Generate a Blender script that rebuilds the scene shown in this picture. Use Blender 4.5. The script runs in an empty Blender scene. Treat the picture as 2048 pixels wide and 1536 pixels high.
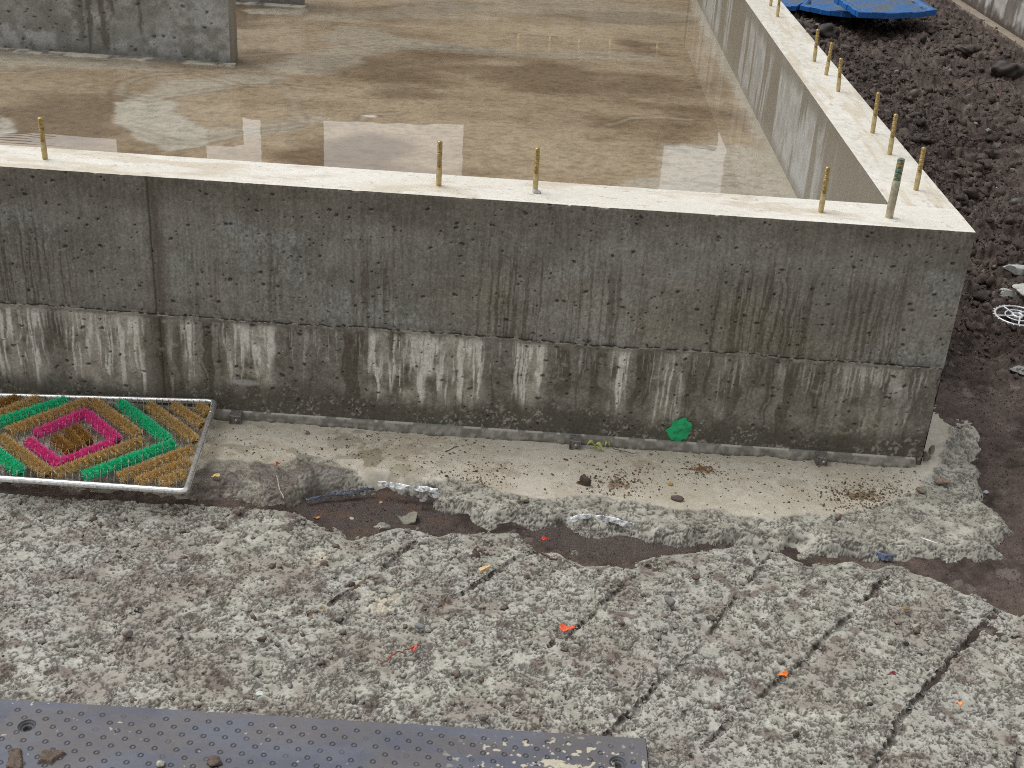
import bpy, bmesh, math
import numpy as np
from mathutils import Vector, Matrix

S = bpy.context.scene
COL = S.collection
R = math.radians

# ------------------------------------------------------------------ camera
# solved from the edges of the concrete walls: origin = outer top corner of the foundation,
# x along the front wall, y away from the viewer, z up, metres
FPX, PITCH, YAW, ROLL = 2512.43, 0.4694, -0.0115, 0.0640
CAM = np.array([-0.9333, -2.5642, 0.8639])
cp, sp, cy_, sy_ = math.cos(PITCH), math.sin(PITCH), math.cos(YAW), math.sin(YAW)
_f = np.array([sy_*cp, cy_*cp, -sp]); _r = np.array([cy_, -sy_, 0.0]); _u = np.cross(_r, _f)
CR = math.cos(ROLL)*_r + math.sin(ROLL)*_u
CU = -math.sin(ROLL)*_r + math.cos(ROLL)*_u
CF = _f
cam = bpy.data.cameras.new("camera")
cam.sensor_width = 36.0
cam.lens = FPX/2048*36.0
cam.clip_start = 0.05
cam.clip_end = 400
camo = bpy.data.objects.new("camera", cam); COL.objects.link(camo)
M = Matrix(((CR[0], CU[0], -CF[0], CAM[0]), (CR[1], CU[1], -CF[1], CAM[1]), (CR[2], CU[2], -CF[2], CAM[2]), (0, 0, 0, 1)))
camo.matrix_world = M
S.camera = camo

# ------------------------------------------------------------------ light
SUN_EL, SUN_AZ = 62.0, -60.0         # azimuth from +y (away from viewer) towards +x
wd = bpy.data.worlds.new("World"); S.world = wd; wd.use_nodes = True
nt = wd.node_tree; nt.nodes.clear()
out = nt.nodes.new("ShaderNodeOutputWorld"); bg = nt.nodes.new("ShaderNodeBackground")
sky = nt.nodes.new("ShaderNodeTexSky"); sky.sky_type = 'NISHITA'; sky.sun_disc = False
sky.sun_elevation = R(SUN_EL); sky.sun_rotation = R(SUN_AZ)
sky.air_density = 1.0; sky.dust_density = 4.0; sky.ozone_density = 1.0
hs = nt.nodes.new("ShaderNodeHueSaturation"); hs.inputs['Saturation'].default_value = 0.04
nt.links.new(sky.outputs[0], hs.inputs['Color'])
nt.links.new(hs.outputs[0], bg.inputs['Color'])
bg.inputs['Strength'].default_value = 0.15
nt.links.new(bg.outputs[0], out.inputs[0])
sl = bpy.data.lights.new("sun", 'SUN'); sl.energy = 0.55; sl.angle = R(35); sl.color = (1.0, 0.965, 0.9)
so = bpy.data.objects.new("sun", sl); COL.objects.link(so)
az, el = R(SUN_AZ), R(SUN_EL)
sdir = Vector((math.sin(az)*math.cos(el), math.cos(az)*math.cos(el), math.sin(el)))
so.rotation_euler = sdir.to_track_quat('Z', 'Y').to_euler()
so.location = sdir*30
S.view_settings.view_transform = 'Standard'
S.view_settings.look = 'None'
S.view_settings.gamma = 1.0
S.view_settings.use_curve_mapping = False
S.view_settings.exposure = 0.30
S.cycles.pixel_filter_type = 'BLACKMAN_HARRIS'
S.cycles.filter_width = 1.0
S.cycles.use_denoising = False

# ------------------------------------------------------------------ pixel rays -> points on real planes
def ray(px, py):
    return CF + CR*(px-1024)/FPX - CU*(py-768)/FPX
def PZ(px, py, z):
    d = ray(px, py); return CAM + d*((z-CAM[2])/d[2])
def PY(px, py, y=0.0):
    d = ray(px, py); return CAM + d*((y-CAM[1])/d[1])
def PX(px, py, x):
    d = ray(px, py); return CAM + d*((x-CAM[0])/d[0])
def polyZ(pts, z):
    return np.array([PZ(x, y, z)[:2] for x, y in pts])

# ------------------------------------------------------------------ numpy noise
def h2(ix, iy, seed=0):
    a = (ix.astype(np.int64)*374761393 + iy.astype(np.int64)*668265263 + seed*974634777) & 0xffffffff
    a = ((a ^ (a >> 13))*1274126177) & 0xffffffff
    a = ((a ^ (a >> 15))*2246822519) & 0xffffffff
    a = a ^ (a >> 16)
    return (a & 0xffffff)/float(0x1000000)
def vn(x, y, seed=0):
    ix, iy = np.floor(x), np.floor(y); fx, fy = x-ix, y-iy
    ix = ix.astype(np.int64); iy = iy.astype(np.int64)
    u = fx*fx*fx*(fx*(fx*6-15)+10); v = fy*fy*fy*(fy*(fy*6-15)+10)
    a = h2(ix, iy, seed); b = h2(ix+1, iy, seed); c = h2(ix, iy+1, seed); d = h2(ix+1, iy+1, seed)
    return (a*(1-u)+b*u)*(1-v) + (c*(1-u)+d*u)*v
def fbm(x, y, o=4, seed=0, g=0.5):
    s = 0; a = 1.0; t = 0
    for i in range(o):
        c, n = math.cos(0.6*i), math.sin(0.6*i)
        s = s + a*vn((x*c-y*n)*2**i+17.3*i, (x*n+y*c)*2**i-9.1*i, seed+i*31); t += a; a *= g
    return s/t                                # 0..1, mean .5
def worley(x, y, seed=0, jit=0.95):
    ix, iy = np.floor(x).astype(np.int64), np.floor(y).astype(np.int64)
    F1 = np.full(x.shape, 9.0); F2 = np.full(x.shape, 9.0); ID = np.zeros(x.shape)
    for dx in (-1, 0, 1):
        for dy in (-1, 0, 1):
            cx, cy = ix+dx, iy+dy
            px = cx+0.5+(h2(cx, cy, seed)-.5)*jit; py = cy+0.5+(h2(cx, cy, seed+1)-.5)*jit
            d = np.hypot(px-x, py-y); idr = h2(cx, cy, seed+2)
            n = d < F1
            F2 = np.where(n, F1, np.minimum(F2, d)); ID = np.where(n, idr, ID); F1 = np.where(n, d, F1)
    return F1, F2, ID
def ss(a, b, x):
    t = np.clip((x-a)/(b-a), 0, 1); return t*t*(3-2*t)
def mix(a, b, t):
    a = np.asarray(a, float); b = np.asarray(b, float)
    t = np.asarray(t)
    if a.ndim == 1: a = np.broadcast_to(a, t.shape+(3,))
    return a*(1-t[..., None]) + b*t[..., None]
def seg_d(x, y, P):
    d = np.full(x.shape, 1e9)
    for (ax, ay), (bx, by) in zip(P[:-1], P[1:]):
        vx, vy = bx-ax, by-ay
        t = np.clip(((x-ax)*vx+(y-ay)*vy)/(vx*vx+vy*vy+1e-12), 0, 1)
        d = np.minimum(d, np.hypot(x-ax-t*vx, y-ay-t*vy))
    return d
def sdf(x, y, P):                             # > 0 inside
    Q = list(map(tuple, P)); d = seg_d(x, y, Q+[Q[0]])
    ins = np.zeros(x.shape, bool)
    for (ax, ay), (bx, by) in zip(Q, Q[1:]+[Q[0]]):
        c = (ay > y) != (by > y)
        with np.errstate(divide='ignore', invalid='ignore'):
            xi = (bx-ax)*(y-ay)/(by-ay+1e-15)+ax
        ins ^= c & (x < xi)
    return np.where(ins, d, -d)
def along_normal(xs, ys, Z0, h):
    gx, gy = np.gradient(Z0, xs, ys); n = np.sqrt(1+gx*gx+gy*gy)
    X, Y = np.meshgrid(xs, ys, indexing='ij')
    return X-h*gx/n, Y-h*gy/n, Z0+h/n
def arc_coords(xs, ys, X, Y, sd, drop):
    gx, gy = np.gradient(sd, xs, ys); n = np.hypot(gx, gy)+1e-6
    return X-gx/n*drop, Y-gy/n*drop
def dome(F, k=1.0):
    return np.sqrt(np.clip(1-(F*k)**2, 0, 1))
def popcorn(x, y, seed=0, k=1.0):
    """relief of lumpy wet crushed concrete, metres"""
    wx = x + (fbm(x/0.022, y/0.022, 4, seed+5)-.5)*0.024; wy = y + (fbm(x/0.022, y/0.022, 4, seed+6)-.5)*0.024
    F, G_, I = worley(wx/0.0140, wy/0.0118, seed+11); b = np.minimum(dome(F, 1.2)*1.5, 1)*(0.2+0.8*I)
    F2, H_, I2 = worley(wx/0.0080, wy/0.0070, seed+21); c = np.minimum(dome(F2, 1.2)*1.4, 1)*(0.1+0.9*I2)
    gate = fbm(x/0.030, y/0.030, 3, seed+9)
    r1 = 1-np.abs(2*fbm(wx/.0135, wy/.0095, 3, seed+31)-1); r2 = 1-np.abs(2*fbm(wx/.008, wy/.0058, 2, seed+32)-1)
    fg = fbm(x/.012, y/.010, 2, seed+15)
    c1 = ss(.84, .93, r1)*ss(.42, .50, fg*.5+gate*.5); c2 = ss(.85, .94, r2)*ss(.46, .55, fbm(x/.014, y/.012, 2, seed+17)*.6+gate*.4)
    c3 = ss(.24, .04, G_-F)*ss(.44, .56, fg*.6+gate*.4)
    hole = ss(.70, .76, fbm(x/.008, y/.0065, 3, seed+18))
    crev = np.maximum(np.maximum(c1, .85*c2), np.maximum(c3, hole))
    fl = .35+.65*ss(.38, .62, gate)
    h = fl*(0.0028*b + 0.0008*c) - 0.0030*crev + 0.0048*(fbm(wx/.024, wy/.019, 3, seed+33, .5)-.5) + 0.0007*(fbm(x/.006, y/.006, 2, seed+16)-.5) + 0.007*(fbm(x/0.10, y/0.10, 3, seed+7)-.5)
    return k*h, b, c, crev

# ------------------------------------------------------------------ object helpers
def tag(o, label=None, cat=None, group=None, kind=None):
    if label: o['label'] = label
    if cat: o['category'] = cat
    if group: o['group'] = group
    if kind: o['kind'] = kind
    return o
def link(o, parent=None):
    COL.objects.link(o)
    if parent is not None: o.parent = parent
    return o
def empty(name, loc, label, cat, group=None):
    o = bpy.data.objects.new(name, None); o.location = loc; COL.objects.link(o)
    o.empty_display_size = 0.05
    return tag(o, label, cat, group)
def mesh_from(name, V, Fc, mat, col=None, rg=None, smooth=True, parent=None, nper=4, local=None):
    V = np.asarray(V, np.float32).reshape(-1, 3); Fc = np.asarray(Fc, np.int32)
    if local is not None: V = V - np.asarray(local, np.float32)
    me = bpy.data.meshes.new(name)
    me.vertices.add(len(V)); me.vertices.foreach_set('co', V.ravel())
    nf = len(Fc); me.loops.add(nf*nper); me.loops.foreach_set('vertex_index', Fc.ravel())
    me.polygons.add(nf); me.polygons.foreach_set('loop_start', np.arange(nf, dtype=np.int32)*nper)
    me.polygons.foreach_set('use_smooth', np.full(nf, smooth))
    me.update(calc_edges=True)
    if col is not None:
        c = np.ones((len(V), 4), np.float32); c[:, :3] = np.clip(np.asarray(col).reshape(-1, 3), 0.002, 0.95)
        me.attributes.new('Col', 'FLOAT_COLOR', 'POINT').data.foreach_set('color', c.ravel())
    if rg is not None:
        me.attributes.new('Rg', 'FLOAT', 'POINT').data.foreach_set('value', np.asarray(rg, np.float32).ravel())
    me.materials.append(mat)
    o = bpy.data.objects.new(name, me)
    return link(o, parent)
def grid_faces(n, m, off=0, mask=None, flip=False):
    i = np.arange(n*m).reshape(n, m)
    q = np.stack([i[:-1, :-1], i[1:, :-1], i[1:, 1:], i[:-1, 1:]], -1)
    if flip: q = q[..., ::-1]
    if mask is not None: q = q[mask[:-1, :-1] | mask[1:, :-1] | mask[1:, 1:] | mask[:-1, 1:]]
    return q.reshape(-1, 4)+off
class Acc:                                   # gathers quad grids into one mesh
    def __init__(s): s.V = []; s.F = []; s.C = []; s.G = []; s.n = 0
    def grid(s, X, Y, Z, C, G, mask=None, flip=False):
        s.V.append(np.stack([X, Y, Z], -1).reshape(-1, 3)); s.F.append(grid_faces(*X.shape, s.n, mask, flip))
        s.C.append(np.broadcast_to(C, X.shape+(3,)).reshape(-1, 3)); s.G.append(np.broadcast_to(G, X.shape).ravel()); s.n += X.size
    def quad(s, P, C, G=.6):
        s.V.append(np.array(P, float)); s.F.append(np.array([[0, 1, 2, 3]])+s.n)
        s.C.append(np.tile(C, (4, 1))); s.G.append(np.full(4, G)); s.n += 4
    def box(s, a, b, C, G=.6):
        (x0, y0, z0), (x1, y1, z1) = a, b
        for P in ([(x0,y0,z0),(x0,y1,z0),(x1,y1,z0),(x1,y0,z0)], [(x0,y0,z1),(x1,y0,z1),(x1,y1,z1),(x0,y1,z1)],
                  [(x0,y0,z0),(x1,y0,z0),(x1,y0,z1),(x0,y0,z1)], [(x1,y1,z0),(x0,y1,z0),(x0,y1,z1),(x1,y1,z1)],
                  [(x0,y1,z0),(x0,y0,z0),(x0,y0,z1),(x0,y1,z1)], [(x1,y0,z0),(x1,y1,z0),(x1,y1,z1),(x1,y0,z1)]): s.quad(P, C, G)
    def build(s, name, mat, parent=None, smooth=True, local=None):
        return mesh_from(name, np.concatenate(s.V), np.concatenate(s.F), mat, np.concatenate(s.C), np.concatenate(s.G), smooth, parent, 4, local)
def tube(path, rad, seg=8, closed=False):
    """verts, quads of a tube along path; rad scalar or per point"""
    P = np.asarray(path, float); n = len(P); rad = np.broadcast_to(rad, n)
    T = np.roll(P, -1, 0)-np.roll(P, 1, 0) if closed else np.gradient(P, axis=0)
    T /= np.linalg.norm(T, axis=1)[:, None]+1e-12
    up = np.array([0, 0, 1.0]) if np.abs(T[:, 2]).mean() < .8 else np.array([0, 1.0, 0])
    A = np.cross(T, up); A /= np.linalg.norm(A, axis=1)[:, None]+1e-9; B = np.cross(A, T)
    th = np.arange(seg)*2*math.pi/seg
    V = P[:, None]+rad[:, None, None]*(np.cos(th)[None, :, None]*A[:, None]+np.sin(th)[None, :, None]*B[:, None])
    i = np.arange(n*seg).reshape(n, seg); j = np.roll(i, -1, 1)
    if closed: a, b, c, d = i, j, np.roll(j, -1, 0), np.roll(i, -1, 0)
    else: a, b, c, d = i[:-1], j[:-1], j[1:], i[1:]
    return V.reshape(-1, 3), np.stack([a, b, c, d], -1).reshape(-1, 4)
def join(parts):
    V, F, n = [], [], 0
    for v, f in parts: V.append(v); F.append(np.asarray(f)+n); n += len(v)
    return np.concatenate(V), np.concatenate(F)
def bm_obj(name, bm, mat, parent=None, smooth=False):
    me = bpy.data.meshes.new(name); bm.to_mesh(me); bm.free()
    if smooth: me.polygons.foreach_set('use_smooth', [True]*len(me.polygons))
    me.materials.append(mat)
    return link(bpy.data.objects.new(name, me), parent)

# ------------------------------------------------------------------ materials
def mat_attr(name, nscale=120., namp=0.25, bump=0.25, bscale=180., bdist=0.002, spec=0.5, coat=0.0, fine=600.):
    m = bpy.data.materials.new(name); m.use_nodes = True; n = m.node_tree; N = n.nodes; L = n.links
    b = N['Principled BSDF']
    a = N.new('ShaderNodeAttribute'); a.attribute_name = 'Col'
    g = N.new('ShaderNodeAttribute'); g.attribute_name = 'Rg'
    tc = N.new('ShaderNodeTexCoord')
    t = N.new('ShaderNodeTexNoise'); t.inputs['Scale'].default_value = nscale; t.inputs['Detail'].default_value = 6; t.inputs['Roughness'].default_value = .7
    L.new(tc.outputs['Object'], t.inputs['Vector'])
    mr = N.new('ShaderNodeMapRange'); mr.inputs[1].default_value = .25; mr.inputs[2].default_value = .75
    mr.inputs[3].default_value = 1-namp; mr.inputs[4].default_value = 1+namp
    L.new(t.outputs['Fac'], mr.inputs[0])
    mx = N.new('ShaderNodeVectorMath'); mx.operation = 'SCALE'
    L.new(a.outputs['Color'], mx.inputs[0]); L.new(mr.outputs[0], mx.inputs['Scale'])
    L.new(mx.outputs[0], b.inputs['Base Color']); L.new(g.outputs['Fac'], b.inputs['Roughness'])
    t2 = N.new('ShaderNodeTexNoise'); t2.inputs['Scale'].default_value = bscale; t2.inputs['Detail'].default_value = 8; t2.inputs['Roughness'].default_value = .65
    L.new(tc.outputs['Object'], t2.inputs['Vector'])
    bp = N.new('ShaderNodeBump'); bp.inputs['Strength'].default_value = bump; bp.inputs['Distance'].default_value = bdist
    L.new(t2.outputs['Fac'], bp.inputs['Height']); L.new(bp.outputs[0], b.inputs['Normal'])
    b.inputs['Specular IOR Level'].default_value = spec
    b.inputs['Coat Weight'].default_value = coat
    return m
def mat_plain(name, col, rough=.5, metal=0., nscale=60., namp=.2, bump=.1, bscale=200., bdist=.001, col2=None, thr=(.45, .65)):
    m = bpy.data.materials.new(name); m.use_nodes = True; n = m.node_tree; N = n.nodes; L = n.links
    b = N['Principled BSDF']; tc = N.new('ShaderNodeTexCoord')
    t = N.new('ShaderNodeTexNoise'); t.inputs['Scale'].default_value = nscale; t.inputs['Detail'].default_value = 6
    L.new(tc.outputs['Object'], t.inputs['Vector'])
    cr = N.new('ShaderNodeValToRGB'); e = cr.color_ramp.elements
    c2 = col2 or tuple(c*(1-namp) for c in col); c1 = col if col2 else tuple(min(c*(1+namp), .95) for c in col)
    e[0].position, e[1].position = thr; e[0].color = (*c1, 1); e[1].color = (*c2, 1)
    L.new(t.outputs['Fac'], cr.inputs[0]); L.new(cr.outputs[0], b.inputs['Base Color'])
    b.inputs['Roughness'].default_value = rough; b.inputs['Metallic'].default_value = metal
    t2 = N.new('ShaderNodeTexNoise'); t2.inputs['Scale'].default_value = bscale; t2.inputs['Detail'].default_value = 6
    L.new(tc.outputs['Object'], t2.inputs['Vector'])
    bp = N.new('ShaderNodeBump'); bp.inputs['Strength'].default_value = bump; bp.inputs['Distance'].default_value = bdist
    L.new(t2.outputs['Fac'], bp.inputs['Height']); L.new(bp.outputs[0], b.inputs['Normal'])
    return m

M_wall = mat_attr('wet_cast_concrete', 160, .38, .5, 330, .0014, .35)
M_top = mat_attr('trowelled_cream_concrete', 40, .06, .12, 120, .001, .5)
M_slab = mat_attr('wet_floor_concrete', 160, .22, .10, 60, .0004, .5)
M_rub = mat_attr('crushed_wet_concrete', 260, .22, .3, 420, .0012, .3)
def water_coat(m):
    n = m.node_tree; b = n.nodes['Principled BSDF']
    g = n.nodes.new('ShaderNodeAttribute'); g.attribute_name = 'Rg'
    mr = n.nodes.new('ShaderNodeMapRange'); mr.inputs[1].default_value = .10; mr.inputs[2].default_value = .42; mr.inputs[3].default_value = 1; mr.inputs[4].default_value = .8
    n.links.new(g.outputs['Fac'], mr.inputs[0]); n.links.new(mr.outputs[0], b.inputs['Coat Weight'])
    mr2 = n.nodes.new('ShaderNodeMapRange'); mr2.inputs[1].default_value = .10; mr2.inputs[2].default_value = .42; mr2.inputs[3].default_value = .008; mr2.inputs[4].default_value = .09
    n.links.new(g.outputs['Fac'], mr2.inputs[0]); n.links.new(mr2.outputs[0], b.inputs['Coat Roughness'])
    b.inputs['Coat IOR'].default_value = 1.38; n.links.remove(b.inputs['Roughness'].links[0]); b.inputs['Roughness'].default_value = .6
    b.inputs['Specular IOR Level'].default_value = .1
water_coat(M_slab)
M_lean = mat_attr('lean_concrete', 160, .10, .3, 300, .0012, .4)
M_soil = mat_attr('wet_dark_soil', 220, .45, .8, 320, .004, .25)
M_board = mat_attr('slate_plastic', 120, .12, .15, 300, .0006, .5)
M_block = mat_attr('weathered_block', 60, .15, .3, 150, .002, .3)
M_clod = mat_attr('debris', 200, .25, .5, 300, .0015, .4)

ZL, ZR, ZS = -0.574, -0.588, -0.608       # lean concrete, crushed concrete, mud levels
H, D, H1, W = 0.555, 0.306, 0.323, 0.15

# ================================================================== SETTING
# ---- soil sheet (nonuniform tensor grid reaching the horizon)
def soil_height(x, y):
    h = np.full(x.shape, ZS)
    m = ss(-0.12, 0.35, y)*ss(0.0, 0.12, x)
    mound = 0.06*np.exp(-((x-0.42)/0.38)**2)*ss(0.9, 1.8, y) + 0.05*ss(0.9, 1.5, x)*ss(2.0, 3.5, y)
    h = h + 0.035*m + mound*m
    return h
SOILF = {}
def soil_relief(x, y):
    rough = ss(0.25, 0.9, y)*ss(0.02, .1, x)
    rough = rough*(0.75+0.25*np.exp(-((x-.45-.1*(y-1))/0.5)**2)) + 0.24
    wx = x+(fbm(x/.05, y/.05, 5, 91, .65)-.5)*.075; wy = y+(fbm(x/.05, y/.05, 5, 92, .65)-.5)*.075
    F, _, I = worley(wx/.055, wy/.055, 71); a = dome(F, 1.1)*I
    F, _, I2 = worley(wx/.024, wy/.024, 72); b = dome(F, 1.15)*(.2+.8*I2)
    F, _, I3 = worley(wx/.0125, wy/.0125, 73); c = dome(F, 1.15)*(.2+.8*I3)
    return rough*(0.007*a+0.003*b+0.002*c) + rough*.12*np.abs(fbm(wx/.07, wy/.07, 6, 78, .62)-.5)*(.6+.8*fbm(x/.25, y/.25, 2, 79)) + 0.0035*c*(.3+rough) + (.006+.020*rough)*(fbm(x/.022, y/.020, 4, 77, .6)-.5) + 0.03*(fbm(x/.5, y/.5, 4, 75)-.5)*ss(.2, .8, y) + 0.006*(fbm(x/.09, y/.09, 3, 76)-.5), rough, b, c, I2
xs = np.concatenate([[-60, -30, -12, -6, -3.5, -2.6], np.arange(-2.2, 0.9, .0055), np.arange(.9, 2.1, .009), [2.3, 2.8, 4, 8, 16, 30, 60]])
ys = np.concatenate([[-60, -30, -12, -6, -3, -1.8], np.arange(-1.3, -.7, .03), np.arange(-.7, 1.3, .0055), np.arange(1.3, 3, .009), np.arange(3, 7.5, .018), [8, 9, 11, 15, 22, 35, 60, 120]])
X, Y = np.meshgrid(xs, ys, indexing='ij')
rel, rgh, sb, sc_, sI = soil_relief(X, Y)
Zs = soil_height(X, Y) + rel
far = np.maximum(ss(2.2, 4, np.abs(X)), ss(7.5, 10, np.abs(Y)))
Zs = Zs*(1-far) + far*(ZS)
pud = np.minimum(1, ss(.02, .0, sdf(X, Y, polyZ([(560, 1005), (640, 985), (760, 990), (850, 1000), (900, 1030), (880, 1060), (700, 1070)], ZS))*-1)
                 + ss(.02, 0, -sdf(X, Y, polyZ([(1040, 1045), (1180, 1050), (1300, 1070), (1400, 1085), (1330, 1115), (1200, 1120), (1090, 1090)], ZS))))
Zs = Zs*(1-pud) + (ZS+.001+.002*(fbm(X/.03, Y/.05, 2, 5)-.5))*pud
n1 = fbm(X/.12, Y/.12, 4, 81); n2 = fbm(X/.02, Y/.02, 3, 82)
C = mix((.040, .029, .024), (.108, .080, .066), ss(.3, .75, n1*.6+n2*.4))
C = mix(C, (.115, .083, .070), ss(.25, 1, (1-rgh))*.6*ss(.25, .7, n1*.5+n2*.5))
C = C*(.7+.6*fbm(X/.008, Y/.008, 2, 83))[..., None]
C = mix(C, (.17, .145, .13), ss(.95, .98, sI)*.7)
C = mix(C, (.085, .066, .060), pud*.8)
C = mix(C, (.12, .07, .045), pud*ss(.6, .75, fbm(X/.05, Y/.03, 3, 8))*.5*ss(-.9, -1.0, X))
G = .72 - .22*ss(.4, .7, n1)*(1-rgh*.5) - .0*X
G = np.where(pud > .4, .12+.15*n2, G)
mask = ~((X > -2.55) & (X < -.03) & (Y > .06) & (Y < 4.95))
o = mesh_from('soil', np.stack([X, Y, Zs], -1), grid_faces(*X.shape, 0, mask), M_soil, C, G)
tag(o, kind='structure')
def soil_z(x, y):
    x = np.atleast_1d(np.float64(x)); y = np.atleast_1d(np.float64(y))
    return float((soil_height(x, y)+soil_relief(x, y)[0])[0])

# ---- lean concrete strip under the wall, lumpy at its edge
lean_px = [(300, 975), (380, 985), (450, 985), (520, 1000), (570, 1003), (600, 985), (640, 967), (700, 975), (760, 968), (880, 985), (900, 1008), (960, 1035), (1040, 1047), (1100, 1043),
           (1180, 1053), (1260, 1050), (1310, 1072), (1380, 1077), (1450, 1068), (1550, 1080), (1640, 1100), (1750, 1112), (1850, 1103), (1950, 1108), (1992, 1096), (2003, 1062),
           (2000, 1035), (1972, 1002), (1948, 968), (1968, 925), (1966, 885), (1935, 840), (1897, 795)]
lean_poly = np.vstack([polyZ(lean_px, ZL-.02), [(.12, .6), (.10, 1.2), (-.05, 1.25), (-2.6, .06), (-2.6, -.30)]])
smooth_px = [(300, 925), (380, 928), (470, 915), (560, 928), (600, 908), (680, 935), (720, 955), (800, 962), (900, 955), (1000, 985), (1080, 1000), (1180, 990), (1280, 1002), (1400, 1024), (1500, 1032),
             (1600, 1036), (1690, 1030), (1765, 1020), (1835, 985), (1862, 950), (1890, 930), (1897, 880), (1903, 830), (1905, 780)]
smooth_poly = np.vstack([polyZ(smooth_px, ZL), [(.05, .6), (-.05, .6), (-.05, .1), (-2.6, .06), (-2.6, -.22)]])
xs = np.arange(-2.3, .24, .0022); ys = np.concatenate([np.arange(-.52, .02, .0022), np.arange(.02, 1.0, .006)])
X, Y = np.meshgrid(xs, ys, indexing='ij')
sd = sdf(X, Y, lean_poly); sm = sdf(X, Y, smooth_poly)
w = (fbm(X/.05, Y/.05, 4, 31)-.5)
w2 = fbm(X/.055, Y/.055, 2, 37)-.5; s1 = sd + w2*.05; lump = 1-ss(-.012, .022, sm+w*.05)
edge = ss(-.046, .026, s1)
Xa, Ya = arc_coords(xs, ys, X, Y, sd, (1-edge)*.045)
pc, pb, pcc, crv = popcorn(Xa, Ya, 40)
leftdirt = ss(-1.25, -1.45, X)
flat = ZL + .004*(fbm(X/.25, Y/.25, 3, 33)-.5) + .0010*(fbm(X/.02, Y/.02, 4, 34)-.5)*2

Zl = flat + .010*lump*(fbm(X/.07, Y/.07, 2, 36)-.5)
Zl = Zl*edge + (1-edge)*(ZS-.014)
hl = lump*(pc*1.0-.003)
mx_, my_ = PZ(640, 950, ZL)[:2]
mud = np.exp(-(((X-mx_)/.075)**2+((Y-my_)/.05)**2))
Zl = Zl + .010*ss(.3, .8, mud)
n1 = fbm(X/.15, Y/.10, 4, 51); n2 = fbm(X/.012, Y/.012, 3, 52)
C = mix((.47, .43, .345), (.56, .52, .44), ss(.35, .65, n1*.5+n2*.5))
C = mix(C, (.43, .37, .28), ss(.55, .75, fbm(X/.06, Y/.04, 4, 53))*.55)
C = mix(C, (.30, .27, .20), ss(.62, .70, fbm(X/.05, Y/.035, 4, 54))*.7*ss(-.95, -1.25, X))
def blotch(C, px, py, rx, ry, col, a, seed, lo=.42, hi=.6, n=.02):
    c = PZ(px, py, ZL)
    g = np.exp(-(((X-c[0])/rx)**2+((Y-c[1])/ry)**2))
    t = ss(lo, hi, g*.75+(fbm(X/n, Y/n, 4, seed)-.5)*.9)
    return mix(C, col, t*a)
rust = (.16, .082, .032)
for (px, py, rx, ry, a, sd_) in ((1405, 940, .045, .022, .95, 1), (1235, 968, .05, .03, .7, 2), (1725, 990, .065, .03, .75, 3), (940, 970, .06, .03, .6, 4), (1010, 940, .08, .05, .3, 5), (1290, 930, .06, .04, .3, 6), (800, 900, .12, .06, .3, 7), (1560, 905, .05, .03, .25, 8)):
    C = blotch(C, px, py, rx, ry, rust, a, 200+sd_, .5, .66, .011)
for (px, py, rx, ry, a, sd_) in ((740, 915, .06, .05, .8, 1), (690, 890, .06, .04, .5, 2), (1580, 965, .05, .03, .3, 3), (800, 940, .04, .03, .5, 4)):
    C = blotch(C, px, py, rx, ry, (.24, .21, .14), a, 230+sd_, .45, .58, .03)
Cl = mix((.30, .285, .24), (.43, .415, .355), ss(.3, .7, fbm(X/.03, Y/.03, 4, 55)))
Cl = mix(Cl, (.048, .040, .033), np.maximum(ss(.72, .95, (1-pb)*.5+(1-pcc)*.5)*.5, crv*.8))  # mud in the gaps, plus crevice shade painted into the colour
Cl = mix(Cl, (.22, .195, .15), leftdirt*.6)
C = mix(C, Cl, ss(.2, .8, lump))
C = mix(C, (.20, .185, .16), ss(.35, .75, mud)*.9)
C = mix(C, (.075, .06, .055), (1-ss(-.036, -.006, s1+.4*w*.035))*.75)
C = mix(C, (.11, .085, .075), leftdirt*ss(.5, .62, fbm(X/.05, Y/.05, 4, 57))*.8*ss(.5, 1, lump))
G = .55-.12*n1+0*X
Xd, Yd, Zl = along_normal(xs, ys, Zl, hl)
o = mesh_from('lean_concrete', np.stack([Xd, Yd, Zl], -1), grid_faces(*X.shape, 0, (s1 > -.055) & ~((X < -.03) & (Y > .05))), M_lean, C, G)
tag(o, kind='structure')

# ---- crushed concrete in the foreground
rub_px = [(-300, 960), (0, 968), (200, 968), (380, 975), (470, 985), (545, 1000), (580, 1016), (640, 1042), (700, 1068), (760, 1062), (800, 1048), (880, 1060), (960, 1063), (1040, 1058), (1080, 1085), (1130, 1100), (1190, 1118),
          (1260, 1120), (1310, 1110), (1380, 1097), (1450, 1088), (1530, 1090), (1620, 1115), (1700, 1125), (1790, 1128), (1860, 1140), (1950, 1180), (2048, 1215), (2300, 1290)]
rub_poly = np.vstack([polyZ(rub_px, ZR), [(.5, -1.5), (-2.8, -1.5)]])
xs = np.arange(-2.2, .18, .0017); ys = np.arange(-1.16, -.36, .0017)
X, Y = np.meshgrid(xs, ys, indexing='ij')
w = (fbm(X/.045, Y/.045, 4, 131)-.5)
s1 = sdf(X, Y, rub_poly)+(fbm(X/.05, Y/.05, 2, 137)-.5)*.05
edge = ss(-.040, .018, s1)
Xa, Ya = arc_coords(xs, ys, X, Y, s1, (1-edge)*.035)
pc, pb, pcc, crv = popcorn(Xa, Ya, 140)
fur = np.zeros(X.shape)
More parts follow.
